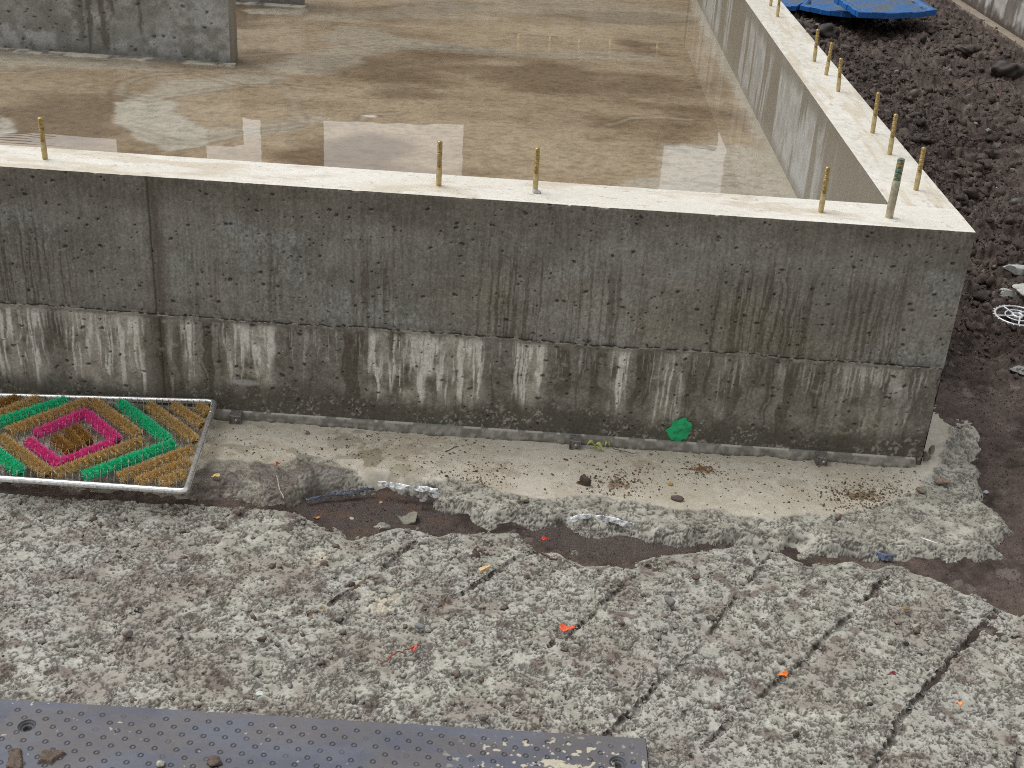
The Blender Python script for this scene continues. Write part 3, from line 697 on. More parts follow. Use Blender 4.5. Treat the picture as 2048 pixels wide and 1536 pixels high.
house(640, 930, 246, YH+4, 5, 'low brown house whose roofline is mirrored in the wet floor')
house(925, 1326, 520, YH, 6, 'wide dark brown house mirrored in the middle of the wet floor')
house(523, 648, 520, YH, 6, 'narrow dark house mirrored between two pale gaps on the wet floor')
house(485, 526, 236, YH+2, 3, 'low shed roof mirrored beside the narrow dark house')
house(412, 487, 290, YH+1, 3, 'stepped low house mirrored left of the narrow dark house')
house(235, 414, 520, YH, 6, 'tall dark house mirrored at left of the wet floor')
house(-60, 240, 268, YH+3, 6, 'long low house mirrored at the far left of the wet floor')
house(1322, 1432, 292, YH+3, 5, 'low house mirrored near the side wall on the wet floor')
house(1428, 2300, 520, YH, 6, 'tall dark house behind the side wall')

# ---- block boundary wall at top right
bx = PZ(2048, 134, -.58)[0]
pl_top = PX(2048, 96, bx)[2]; bx2 = bx+.065
print('plinth', bx, pl_top)
bw = empty('block_wall', (bx, 5.5, -.6), 'weathered grey block boundary wall with dark damp stains at top right', 'wall')
yy = np.arange(2.5, 9.5, .012); vv = np.linspace(pl_top-.01, 1.4, 150); Yb, Vb = np.meshgrid(yy, vv, indexing='ij')
vq = (Vb-pl_top)/.20; row = np.floor(vq); off = (row % 2)*.2
jv = np.abs((Yb+off)/.40-np.round((Yb+off)/.40))*.40; jh = np.abs(vq-np.round(vq))*.2
jt = np.maximum(ss(.010, .003, jv), ss(.010, .003, jh))
n1 = fbm(Yb/.4, Vb/.3, 4, 601); n2 = fbm(Yb/.03, Vb/.03, 4, 602)
C = mix((.36, .34, .31), (.50, .49, .47), ss(.3, .7, n1*.5+n2*.5))
st_ = np.maximum(ss(.5, .6, fbm(Yb/.09, Vb/.5, 4, 603)), ss(.05, .015, jv+.02*(n2-.5)))
C = mix(C, (.13, .105, .085), st_*.8*ss(.25, .6, n1+.15)); C = mix(C, (.11, .09, .075), ss(.10, .02, Vb-pl_top+.12*(fbm(Yb/.06, Vb/.06, 3, 604)-.5)))
C = mix(C, (.08, .07, .06), jt*.6)
A = Acc(); A.grid(bx2+.006*jt+.002*(n2-.5), Yb, Vb, C, .75, flip=True)
A.quad([(bx2, 2.5, 1.4), (bx2+.12, 2.5, 1.4), (bx2+.12, 9.5, 1.4), (bx2, 9.5, 1.4)], (.4, .38, .35)); A.quad([(bx2+.12, 2.5, -.6), (bx2+.12, 9.5, -.6), (bx2+.12, 9.5, 1.4), (bx2+.12, 2.5, 1.4)], (.4, .38, .35))
A.build('block_courses', M_block, bw, True, bw.location)
A = Acc(); vv = np.linspace(-.75, pl_top, 60); Yb, Vb = np.meshgrid(yy, vv, indexing='ij'); n1 = fbm(Yb/.15, Vb/.2, 4, 611); n2 = fbm(Yb/.02, Vb/.03, 3, 612)
C = mix((.15, .115, .085), (.23, .19, .15), ss(.3, .7, n1)); C = mix(C, (.40, .36, .31), ss(.58, .66, fbm(Yb/.08, Vb/.12, 4, 613))*.7)
A.grid(bx+.004*(n2-.5), Yb, Vb, C, .7, flip=True)
xx = np.linspace(bx, bx2+.02, 8); Yc, Xc = np.meshgrid(yy, xx, indexing='ij')
A.grid(Xc, Yc, pl_top+.003*(fbm(Yc/.02, Xc/.02, 3, 614)-.5), mix((.20, .16, .12), (.32, .28, .22), fbm(Yc/.05, Xc/.03, 4, 615)), .7, flip=True)
A.build('plinth', M_block, bw, True, bw.location)

# ================================================================== OBJECTS
# ---- anchor bolts
M_brass = mat_plain('yellow_zinc', (.45, .35, .17), .38, .6, 90, .25, .2, 300, .0006)
M_thr = mat_plain('yellow_zinc_thread', (.36, .26, .10), .42, .6, 120, .35, .2, 300, .0006)
M_galv = mat_plain('galvanised_bolt', (.42, .38, .27), .4, .7, 90, .2, .2, 300, .0006)
M_paint = mat_plain('green_smeared_thread', (.06, .17, .12), .5, .2, 130, .2, .3, 300, .0006, (.33, .26, .12), (.42, .55))
def lathe(prof, seg=18):
    th = np.arange(seg)*2*math.pi/seg; P = np.asarray(prof, float)
    V = np.stack([P[:, 0, None]*np.cos(th), P[:, 0, None]*np.sin(th), np.repeat(P[:, 1, None], seg, 1)], -1).reshape(-1, 3)
    i = np.arange(len(P)*seg).reshape(len(P), seg); j = np.roll(i, -1, 1)
    return V, np.stack([i[:-1], j[:-1], j[1:], i[1:]], -1).reshape(-1, 4)
def helix_thread(r, z0, z1, pitch, seg=20):
    th = np.arange(seg)*2*math.pi/seg; zz = np.arange(z0, z1, pitch/6)
    ZZ, TT = np.meshgrid(zz, th, indexing='ij')
    ph = (ZZ/pitch-TT/(2*math.pi)) % 1; rr = r-.0011*np.abs(ph*2-1)**.8-.0011*((ZZ % .0092) < .0016)
    V = np.stack([rr*np.cos(TT), rr*np.sin(TT), ZZ], -1).reshape(-1, 3); n = len(zz)
    i = np.arange(n*seg).reshape(n, seg); j = np.roll(i, -1, 1)
    F = np.stack([i[:-1], j[:-1], j[1:], i[1:]], -1).reshape(-1, 4)
    v2, f2 = lathe([(r-.001, zz[-1]), (r-.0013, z1), (r-.0022, z1+.0012), (1e-5, z1+.0012)], seg)
    return join([(V, F), (v2, f2)])
def bolt_mesh(r, h, hs):
    v, f = lathe([(r, -.02), (r, hs-.001), (r-.0009, hs)], 20)
    return (v, f), helix_thread(r, hs, h, .0024)
bm_sm = bolt_mesh(.0060, .0985, .042)
PROTO = None
def bolt(bx, by, lean, label, h=.0985, rot=0):
    global PROTO
    if PROTO is None:
        o1 = empty('anchor_bolt', (bx, by, 0), label, 'bolt', 'anchor bolts standing in the wall top')
        mesh_from('shank', *bm_sm[0], M_brass, parent=o1); mesh_from('thread', *bm_sm[1], M_thr, parent=o1); PROTO = o1
    else:
        o1 = PROTO.copy(); COL.objects.link(o1); o1['label'] = label
        for c in list(PROTO.children):
            d = c.copy(); COL.objects.link(d); d.parent = o1
    o1.location = (bx, by, 0); o1.rotation_euler = (0, math.atan2(lean, h), rot); o1.scale = (1, 1, h/.0985)
    return o1
for bx_, by_, ln, h, lb in ((-2.015, .069, -.0011, .091, 'anchor bolt at the left end of the front wall top, alone'),
        (-1.151, .07, -.0002, .0983, 'anchor bolt in the front wall top in front of the mirrored pale rectangle'),
        (-.94, .072, -.0014, .0973, 'anchor bolt in the front wall top with a grey stone at its foot'),
        (-.318, .066, -.0011, .0998, 'anchor bolt in the front wall just left of the thick green smeared bolt'),
        (-.06, .275, -.0014, .0997, 'nearest anchor bolt on the side wall, right of the thick bolt'),
        (-.056, .562, -.0032, .1019, 'second anchor bolt along the side wall from the corner'),
        (-.056, .761, -.0039, .1068, 'third anchor bolt along the side wall, tallest of its pair'),
        (-.061, 1.214, -.0080, .0974, 'front one of three close anchor bolts halfway along the side wall'),
        (-.058, 1.428, .0015, .0993, 'middle one of three close anchor bolts halfway along the side wall'),
        (-.062, 1.618, -.0045, .1027, 'farthest of three close anchor bolts halfway along the side wall'),
        (-.068, 2.391, -.003, .1000, 'anchor bolt near the top edge beside the blue plastic board'),
        (-.062, 2.615, -.003, .1000, 'farthest anchor bolt, cut by the top edge of the photo')):
    bolt(bx_, by_, ln, lb, h)
for k, px in enumerate((1035, 1100, 1160, 1222, 1315)):
    p = PZ(px, 78, -.612); bolt(p[0], 4.87, 0, 'far wall anchor bolt seen only as a faint mirror image on the wet floor')
o1 = empty('hold_down_bolt', (-.171, .06, 0), 'thick corner bolt with green smeared thread and galvanised shank', 'bolt')
mesh_from('shank', *lathe([(.0083, -.02), (.0083, .083), (.0076, .084)], 24), M_galv, parent=o1)
mesh_from('thread', *helix_thread(.0083, .084, .131, .003, 24), M_paint, parent=o1)
o1.rotation_euler = (0, .009, 0)

# ---- rough lumps: displaced icospheres
def ico(sub):
    bm = bmesh.new(); bmesh.ops.create_icosphere(bm, subdivisions=sub, radius=1); bm.verts.ensure_lookup_table()
    V = np.array([v.co[:] for v in bm.verts]); F = np.array([[v.index for v in f.verts] for f in bm.faces]); bm.free(); return V, F
ICO = {k: ico(k) for k in (1, 2, 3, 4)}
def lump(seed, sub=3, amp=.35, freq=1.6, flat=None):
    V, F = ICO[sub]; r = np.random.default_rng(seed); d = np.zeros(len(V))
    for k in range(14):
        n = r.normal(size=3); n /= np.linalg.norm(n); d += np.sin(V@n*freq*(1+k*.45)+r.uniform(0, 6.28))/(1+k*.5)
    W_ = V*(1+amp*d[:, None]*.35)
    for k in range(flat or 0):                 # broken facets
        n = r.normal(size=3); n /= np.linalg.norm(n); c = r.uniform(.45, .8); s = W_@n; W_ = W_-np.outer(np.clip(s-c, 0, None), n)
    return W_, F
def debris(name, px, py, z, size, col, label, cat, seed=1, flat=3, sub=3, rot=0., rough=.6, amp=.4, group=None, lift=.35, smooth=True, zf=None):
    p = PZ(px, py, z)
    if px > 1600 and py < 800 and abs(z-ZS) < .15: zf = soil_z
    if zf is not None:
        for _ in range(3): p = PZ(px, py, zf(p[0], p[1]))
    V, F = lump(seed, sub, amp, 1.6, flat); V = V*np.array(size)/2
    c, s_ = math.cos(rot), math.sin(rot); V = V@np.array([[c, s_, 0], [-s_, c, 0], [0, 0, 1]])
    V[:, 2] += size[2]*lift
    n = np.random.default_rng(seed+99).uniform(.75, 1.25, len(V))
    o = mesh_from(name, V, F, M_clod, np.outer(n, col), np.full(len(V), rough), smooth, None, 3)
    o.location = p
    return tag(o, label, cat, group)
lz = lambda x, y: ZL+.001
debris('stone', 1073, 386, 0, (.020, .014, .010), (.42, .41, .42), 'small pale grey stone at the foot of a bolt on the wall top', 'stone', 3, 3)
debris('mud_clod', 1167, 968, ZL, (.019, .016, .022), (.075, .055, .04), 'dark brown mud clod on the cream strip beside rust stains', 'clod', 5, 0, amp=.8)
debris('mud_clod', 1352, 1001, ZL, (.026, .013, .010), (.10, .075, .062), 'flat brown mud clod on the lower edge of the cream strip', 'clod', 6, 1, amp=.8)
debris('stone', 1340, 970, ZL, (.013, .010, .009), (.40, .27, .10), 'tiny ochre pebble on the cream strip', 'stone', 8, 0)
debris('stone', 1676, 1038, ZL, (.016, .014, .016), (.20, .15, .125), 'brown pebble where the cream strip turns lumpy', 'stone', 9, 2)
debris('stone', 1050, 1003, ZL, (.018, .016, .014), (.33, .30, .23), 'grey pebble set in the lumpy edge left of the mud puddle', 'stone', 10, 2)
debris('brick_shard', 1884, 965, ZL, (.038, .030, .014), (.27, .20, .15), 'flat brown broken shard near the wall corner', 'shard', 12, 6, rot=.5)
debris('brick_shard', 1842, 985, ZL, (.027, .015, .012), (.20, .155, .11), 'small dark brown shard below the larger one by the corner', 'shard', 13, 5, rot=-.5)
debris('mortar_crumb', 1850, 922, ZL, (.020, .018, .034), (.22, .195, .15), 'upright olive grey mortar lump at the foot of the wall corner', 'lump', 14, 3)
debris('mortar_crumb', 1862, 908, ZL, (.014, .013, .036), (.27, .245, .20), 'slim grey mortar lump leaning on the wall corner', 'lump', 15, 3)
debris('stone', 812, 1043, ZS-.004, (.050, .036, .034), (.20, .185, .145), 'lump of grey concrete in the mud between the strip and the crushed ground', 'lump', 16, 3, sub=4, amp=.9, lift=.1)
debris('stone', 768, 1058, ZS-.004, (.030, .022, .024), (.30, .29, .25), 'pale concrete lump at the lower rim of the mud puddle', 'lump', 17, 2, sub=4, amp=.9, lift=.1)
debris('stone', 870, 998, ZL-.012, (.018, .016, .012), (.36, .36, .35), 'pale angular chip beside the silver foil', 'chip', 18, 6)
debris('stone', 848, 1003, ZL-.015, (.020, .016, .010), (.20, .20, .20), 'grey angular chip below the silver foil', 'chip', 19, 6)
debris('stone', 762, 1006, ZS, (.009, .008, .006), (.40, .30, .20), 'tan pebble in the mud puddle', 'stone', 20, 2)
debris('stone', 702, 1038, ZS, (.011, .009, .005), (.48, .45, .40), 'pale flat pebble in the mud puddle', 'stone', 21, 2)
debris('stone', 1310, 1062, ZS+.015, (.022, .017, .016), (.27, .22, .15), 'tan brown stone on the rim of the middle puddle', 'stone', 22, 3)
debris('stone', 614, 868, ZL, (.014, .011, .009), (.20, .175, .13), 'small dark stone on the cream strip near the mat', 'stone', 24, 2)
debris('concrete_chunk', 2030, 545, ZS+.035, (.085, .055, .035), (.50, .52, .49), 'largest pale concrete chunk on the soil at the right edge', 'chunk', 31, 5, sub=4)
debris('concrete_chunk', 2010, 590, ZS+.035, (.055, .045, .022), (.40, .405, .37), 'rough grey concrete chunk above the white spoked ring', 'chunk', 32, 2, sub=4, amp=.7)
debris('concrete_chunk', 2040, 582, ZS+.035, (.048, .050, .024), (.42, .43, .39), 'rough grey concrete chunk touching the right edge above the ring', 'chunk', 33, 2, sub=4, amp=.7)
debris('stone', 1987, 541, ZS+.035, (.032, .030, .028), (.055, .042, .036), 'round dark brown stone beside the largest pale chunk', 'stone', 34, 0, amp=.25, rough=.35)
debris('stone', 1959, 535, ZS+.035, (.022, .020, .012), (.27, .20, .15), 'flat tan stone left of the dark round stone', 'stone', 35, 4)
debris('stone', 1966, 545, ZS+.035, (.022, .018, .012), (.22, .18, .13), 'tan brown stone nearer the wall than the dark round stone', 'stone', 36, 4)
debris('concrete_chunk', 2040, 745, ZS+.03, (.075, .055, .02), (.22, .23, .225), 'flat dark grey slab chunk cut by the right edge', 'chunk', 37, 5, rot=-.6)
debris('stone', 1937, 635, ZS+.03, (.009, .007, .004), (.60, .52, .36), 'cream chip on the soil left of the white ring', 'chip', 38, 3)
debris('stone', 2030, 412, ZS+.06, (.046, .04, .036), (.085, .075, .07), 'rounded grey brown stone on the dark soil at right', 'stone', 39, 0, amp=.2, rough=.45)
debris('mud_clod', 2010, 155, ZS+.06, (.15, .12, .10), (.045, .036, .033), 'large dark round soil clod under the block wall', 'clod', 40, 0, sub=4, amp=.7)
debris('mud_clod', 1935, 106, ZS+.05, (.13, .08, .06), (.055, .043, .038), 'oval soil clod near the plinth of the block wall', 'clod', 41, 0, sub=4, amp=.6)
debris('mud_clod', 1740, 60, ZS+.05, (.11, .07, .06), (.07, .055, .045), 'brown soil clod just below the blue boards', 'clod', 42, 0, sub=4, amp=.6)
debris('mud_clod', 1652, 80, ZS+.10, (.16, .12, .10), (.035, .028, .026), 'dark soil clod against the side wall near the first bolts', 'clod', 43, 0, sub=4, amp=.7)
debris('stone', 1825, 195, ZS+.09, (.05, .04, .045), (.12, .085, .07), 'reddish brown stone in the middle of the dark soil', 'stone', 44, 4)
debris('stone', 1893, 97, ZS+.05, (.024, .017, .012), (.75, .72, .68), 'small white stone on the soil below the block wall', 'stone', 45, 3)
debris('stone', 1902, 243, ZS+.09, (.05, .035, .025), (.27, .25, .235), 'grey crumbly stone on the dark soil right of the wall bolts', 'stone', 46, 3, amp=.7)
debris('brick_shard', 1995, 192, ZS+.07, (.022, .016, .016), (.42, .14, .12), 'small pink red shard on the dark soil', 'shard', 47, 5)
debris('stone', 1943, 347, ZS+.06, (.034, .010, .008), (.30, .30, .30), 'thin grey sliver lying on the dark soil', 'sliver', 48, 3, rot=-.2)
debris('stone', 1985, 1112, ZS, (.028, .016, .008), (.28, .27, .25), 'grey flake at the outer tip of the lumpy strip', 'flake', 49, 5, rot=-.3)
debris('concrete_chunk', 1970, 985, ZS+.01, (.016, .013, .005), (.34, .37, .42), 'small bluish flake on the mud beside the strip', 'flake', 50, 4)
debris('tile_chip', 520, 1389, ZR+.006, (.013, .011, .004), (.50, .55, .52), 'pale square chip on the crushed ground above the slate board', 'chip', 51, 6, rot=.5)
for k, (px, py, sx, col, lb) in enumerate(((525, 1283, .017, (.10, .065, .055), 'dark brown pebble left of centre on the crushed ground'), (967, 1438, .016, (.14, .12, .11), 'grey brown pebble just above the slate board edge'),
        (840, 1255, .018, (.20, .20, .20), 'dark grey stone in the middle of the crushed ground'), (1391, 1157, .016, (.11, .075, .06), 'dark pebble below the middle puddle'), (1811, 1219, .012, (.27, .19, .08), 'ochre pebble between two furrows at right'),
        (1812, 1289, .012, (.03, .03, .03), 'black pebble right of the long furrow'), (1741, 1411, .010, (.02, .025, .022), 'tiny black pebble at lower right'), (1340, 1205, .022, (.18, .17, .16), 'grey stone lodged in a furrow below the puddle'),
        (345, 1342, .015, (.24, .21, .19), 'grey stone above the slate board at left'), (255, 1270, .022, (.22, .18, .165), 'purplish stone at left on the crushed ground'), (880, 1000, .010, (.45, .43, .40), 'tiny pale pebble under the strip edge'))):
    debris('stone', px, py, ZR+.006, (sx, sx*.85, sx*.7), col, lb, 'stone', 60+k, 2)

# ---- bright scraps
def petal(px, py, z, size, col, label, cat, seed, name='petal'):
    p = PZ(px, py, z); r = np.random.default_rng(seed)
    th = np.linspace(0, 2*math.pi, 17)[:-1]; rings = [0.0, .35, .7, 1.0]
    V = [(0, 0, .35*size[2])]; F = []
    for k, q in enumerate(rings[1:]):
        for t in th:
            w_ = 1+.28*math.sin(3*t+seed)+.15*math.sin(5*t+2*seed)
            V.append((q*w_*math.cos(t)*size[0]/2, q*w_*math.sin(t)*size[1]/2, size[2]*(.35+.5*math.sin(2*t+seed)*q*q+.5*(q**2)*r.uniform(.2, .9))))
    V = np.array(V); n = 16; tri = []
    for i in range(n): tri.append((0, 1+i, 1+(i+1) % n))
    for k in range(2):
        a = 1+k*n; b = a+n
        for i in range(n):
            j = (i+1) % n; tri += [(a+i, b+i, b+j), (a+i, b+j, a+j)]
    V2 = np.concatenate([V, V-[0, 0, .0012]]); T = np.array(tri); F2 = np.concatenate([T, T[:, ::-1]+len(V)])
    e = 1+2*n; rim = []
    for i in range(n): j = (i+1) % n; rim += [(e+i, e+i+len(V), e+j+len(V)), (e+i, e+j+len(V), e+j)]
    F2 = np.concatenate([F2, rim])
    o = mesh_from(name, V2, F2, M_clod, np.outer(r.uniform(.75, 1.3, len(V2)), col), np.full(len(V2), .35), True, None, 3); o.location = p
    return tag(o, label, cat)
zr = ZR+.010
petal(1132, 1258, zr, (.027, .018, .008), (.75, .13, .055), 'largest orange red petal scrap in the middle of the crushed ground', 'petal', 2)
petal(1567, 1352, zr, (.019, .013, .007), (.80, .20, .03), 'orange petal scrap right of the middle furrow', 'petal', 5)
petal(1918, 1410, zr, (.011, .011, .007), (.75, .32, .10), 'small pale orange scrap at lower right', 'petal', 7)
petal(1090, 1079, zr, (.014, .009, .006), (.62, .05, .03), 'bright red scrap at the rim of the middle puddle', 'petal', 9)
petal(1785, 1349, zr, (.014, .008, .005), (.22, .03, .035), 'dark crimson scrap at right between two furrows', 'petal', 11)
petal(827, 1298, zr, (.011, .018, .006), (.42, .085, .055), 'dull red scrap with a thin tail left of centre', 'petal', 13)
petal(556, 929, ZL+.012, (.010, .010, .007), (.42, .07, .035), 'small rust red scrap beside the muddy mound near the mat', 'petal', 15)
petal(433, 954, ZL+.004, (.018, .010, .006), (.72, .56, .20), 'yellow leaf scrap on the mud right of the brush mat', 'leaf', 17, 'leaf')
petal(633, 1036, ZS+.003, (.013, .007, .003), (.42, .17, .04), 'orange scrap in the left puddle', 'leaf', 19, 'leaf')
def stick(name, pts, rad, mat, label, cat, group=None):
    V, F = tube(pts, rad, 7); c = np.mean(pts, 0)
    o = mesh_from(name, V-c, F, mat); o.location = c
    return tag(o, label, cat, group)
M_twig = mat_plain('bark', (.09, .065, .05), .7); M_red = mat_plain('red_stalk', (.28, .055, .035), .6); M_white = mat_plain('white_plastic', (.75, .75, .74), .35); M_wood = mat_plain('split_wood', (.50, .36, .20), .6, 0, 80, .35)
def path(pts, z, n=14, wob=.0015, seed=0, lift=.002):
    P = np.array([PZ(x, y, z) for x, y in pts]); t = np.linspace(0, len(P)-1, n); i = np.minimum(t.astype(int), len(P)-2); f = (t-i)[:, None]
    Q = P[i]*(1-f)+P[i+1]*f; return Q+np.random.default_rng(seed).uniform(-wob, wob, Q.shape)+[0, 0, lift]
stick('stalk', path([(763, 1330), (790, 1308), (828, 1297)], zr, seed=2, wob=.002), .0012, M_red, 'thin red stalk curled on the crushed ground left of centre', 'stalk')
stick('stalk', path([(1080, 1105), (1100, 1118), (1116, 1122)], zr, seed=3, wob=.002), .0022, mat_plain('dark_red_stalk', (.09, .025, .02), .5), 'dark red stalk piece lying in a furrow below the puddle', 'stalk')
stick('plastic_stick', path([(1841, 1079), (1874, 1090)], ZL+.004, 4, 0, 0, .004), .0016, M_white, 'thin white stick on the lumpy concrete at right', 'stick')
stick('twig', path([(1224, 898), (1245, 904), (1262, 908), (1276, 907)], ZL+.004, 10, .001, 4), .0009, M_twig, 'fine dark twig beside the green leaves at the wall foot', 'twig')
stick('twig', path([(890, 905), (900, 900), (914, 894)], ZL, 6, .001, 5), .0010, M_twig, 'short twig on the cream strip left of the clip', 'twig')
stick('root', path([(1915, 195), (1950, 178), (1998, 167), (2022, 178), (2030, 200)], ZS+.11, 20, .004, 6, .02), .0028, M_twig, 'thin dark root arching over the soil at right', 'root')
stick('twig', path([(553, 958), (560, 985), (568, 1003)], ZL, 8, .0015, 8, .008), .0010, mat_plain('pale_straw', (.45, .42, .33), .6), 'pale straw on the lumpy concrete right of the mat', 'straw')
# splinter of wood
p = PZ(968, 1140, ZR+.010); A = Acc(); c, s_ = math.cos(.75), math.sin(.75)
Lx, Wx, Hx = .030, .010, .006
b8 = [(-Lx/2, -Wx/2, 0), (Lx/2, -Wx/3, 0), (Lx/2+.003, Wx/2, 0), (-Lx/2+.004, Wx/2.4, 0)]
b8 = np.array([(x*c-y*s_, x*s_+y*c, z) for x, y, z in b8]); t8 = b8*[.92, .92, 1]+[0, 0, Hx]
V = np.concatenate([b8, t8]); F = np.array([[0, 3, 2, 1], [4, 5, 6, 7], [0, 1, 5, 4], [1, 2, 6, 5], [2, 3, 7, 6], [3, 0, 4, 7]])
o = mesh_from('wood_splinter', V, F, M_wood, smooth=False); o.location = p; tag(o, 'tan wood splinter lying across a furrow on the crushed ground', 'splinter')
# leaves at the wall foot
M_leaf = mat_plain('yellow_green_leaf', (.42, .47, .12), .45)
def leaf(px, py, L, Wd, rot, label, z=ZL+.006, curl=.006):
    p = PZ(px, py, z); n, m = 9, 5; t = np.linspace(0, 1, n); s = np.linspace(-1, 1, m); T, S_ = np.meshgrid(t, s, indexing='ij')
    w_ = np.sin(np.pi*np.clip(T, .02, .98))**.8*Wd/2; x = (T-.5)*L; y = S_*w_; zz = .002+curl*(S_**2)*np.sin(np.pi*T)+curl*1.2*np.sin(np.pi*T*1.5)
    c, s_ = math.cos(rot), math.sin(rot); V = np.stack([x*c-y*s_, x*s_+y*c, zz], -1).reshape(-1, 3)
    f = grid_faces(n, m); V2 = np.concatenate([V, V-[0, 0, .0006]]); o = mesh_from('leaf', V2, np.concatenate([f, f[:, ::-1]+len(V)]), M_leaf); o.location = p
    return tag(o, label, 'leaf', 'leaves at the wall foot')
leaf(1184, 892, .026, .011, .2, 'pale green leaf nearest the middle clip'); leaf(1198, 897, .024, .013, -.25, 'middle pale green leaf at the wall foot'); leaf(1215, 891, .018, .010, .8, 'pale green leaf beside the dark twig')

# ---- foil and film scraps along the edge
M_foil = mat_plain('crumpled_film', (.62, .63, .66), .22, .35, 90, .5, .8, 160, .004); M_film = mat_plain('blue_black_film', (.045, .055, .085), .25, 0, 70, .5, .8, 160, .004, (.10, .12, .17))
def film(px0, py0, px1, py1, wid, mat, name, label, cat, z0, z1, seed, bulge=.008):
    a, b = PZ(px0, py0, z0), PZ(px1, py1, z1); n, m = 40, 14; t = np.linspace(0, 1, n); s = np.linspace(-.5, .5, m); T, S_ = np.meshgrid(t, s, indexing='ij')
    d = b-a; L = np.linalg.norm(d); d /= L; q = np.cross([0, 0, 1], d)
    wv = wid*(.25+1.5*fbm(T*7, T*0+seed, 4, seed))*np.sin(np.pi*np.clip(T, .04, .96))**.35
    cz = bulge*np.cos(S_*np.pi)+.008*(fbm(T*L/.012, S_*3, 3, seed+1)-.5)
    P = a+T[..., None]*d*L+(S_*wv+.006*(fbm(T*4, T*0, 2, seed+2)-.5))[..., None]*q+cz[..., None]*np.array([0, 0, 1.])
    V = P.reshape(-1, 3); f = grid_faces(n, m); c = V.mean(0); V2 = np.concatenate([V, V-[0, 0, .0008]])-c
    o = mesh_from(name, V2, np.concatenate([f, f[:, ::-1]+len(V)]), mat); o.location = c
    return tag(o, label, cat)
film(756, 968, 876, 984, .011, M_foil, 'foil_strip', 'crumpled silver foil strip under the edge of the cream concrete', 'foil', ZL+.0, ZL-.004, 3)
film(1132, 1043, 1180, 1034, .010, M_foil, 'foil_strip', 'short silver foil flap at the edge above the middle puddle', 'foil', ZL-.008, ZL-.004, 5)
film(1190, 1036, 1268, 1052, .008, M_foil, 'foil_strip', 'thin silver edge of film right of the short flap', 'foil', ZL-.006, ZL-.012, 7)
film(612, 1000, 748, 976, .013, M_film, 'plastic_film', 'dark blue film fringe above the left puddle, left of the silver strip', 'film', ZL-.022, ZL-.014, 11, .002)
film(1750, 1113, 1786, 1118, .012, mat_plain('blue_grey_film', (.10, .125, .19), .3, 0, 90, .5, .6, 160, .003), 'plastic_film', 'small blue grey film scrap in the mud at right', 'film', ZS+.012, ZS+.012, 13, .010)

# ---- green patch over a pipe sleeve at the wall foot
c = PY(1360, 858); n, m = 40, 26; th = np.linspace(0, 2*math.pi, n+1)[:-1]; rr = np.linspace(0, 1, m)
TH, RR = np.meshgrid(th, rr, indexing='ij')
wob = .82+.62*(fbm(np.cos(TH)*3.1+3, np.sin(TH)*3.1+5, 4, 702, .7)-.33)+.14*ss(.75, 1., np.abs(np.cos(TH-.5)))
gx = RR*wob*np.cos(TH)*.0275; gz = RR*wob*np.sin(TH)*.0325
gy = -.0028*(1-RR**3)-.002+.005*(fbm(gx/.012, gz/.012, 3, 701)-.5)*(1-RR**4)
V = np.stack([gx, gy, gz], -1).reshape(-1, 3); i = np.arange(n*m).reshape(n, m); j = np.roll(i, -1, 0)
F = np.stack([i[:, :-1], i[:, 1:], j[:, 1:], j[:, :-1]], -1).reshape(-1, 4)
o = mesh_from('sealing_patch', V, F[:, ::-1], mat_plain('green_sealing_film', (.014, .36, .135), .42, 0, 70, .25, .5, 140, .002)); o.location = (c[0], -.001, c[2])
tag(o, 'bright green patch with ragged edges stuck low on the front wall', 'patch')

# ---- form tie clips at the foot of the wall
M_clip = mat_plain('grey_steel', (.20, .185, .175), .5, .4, 120, .35, .4, 200, .002)
def clip_bm():
    bm = bmesh.new()
    def bx3(x0, x1, y0, y1, z0, z1):
        r = bmesh.ops.create_cube(bm, size=1); 
        for v in r['verts']: v.co = Vector(((x0+x1)/2+v.co.x*(x1-x0), (y0+y1)/2+v.co.y*(y1-y0), (z0+z1)/2+v.co.z*(z1-z0)))
    bx3(-.011, .011, -.012, .012, .004, .022)
    bx3(-.0135, -.0105, -.016, .014, -.004, .025); bx3(.0105, .0135, -.016, .014, -.004, .025); bx3(-.0135, .0135, -.016, .014, .0225, .0252)
    bx3(-.012, .012, -.018, -.012, -.004, .002)
    bmesh.ops.bevel(bm, geom=bm.edges[:], offset=.0008, segments=1, affect='EDGES')
    return bm
clipp = None
for k, (px, py, lb) in enumerate(((473, 843, 'grey steel form clip beside the brush mat at the wall foot'), (1150, 893, 'grey steel form clip at the wall foot next to the green leaves'), (1641, 926, 'grey steel form clip at the wall foot near the right corner'))):
    p = PZ(px, py, ZL)
    if clipp is None:
        o1 = empty('form_clip', p, lb, 'clip', 'form clips along the wall foot')
        bm_obj('bracket', clip_bm(), M_clip, o1)
        v, f = lathe([(.0035, 0), (.0035, .004), (.002, .006), (1e-5, .006)], 12); v = v[:, [0, 2, 1]]*[1, -1, 1]; v = v+[0.002, -.012, .014]
        mesh_from('rivet', v, f, mat_plain('rivet_steel', (.45, .44, .43), .35, .6), parent=o1); clipp = o1
    else:
        o1 = clipp.copy(); COL.objects.link(o1); o1['label'] = lb
        for ch in list(clipp.children): d = ch.copy(); COL.objects.link(d); d.parent = o1
        o1.location = p
    o1.location.z = ZL-.002
    o1.rotation_euler.z = (0.04, -.06, .03)[k]

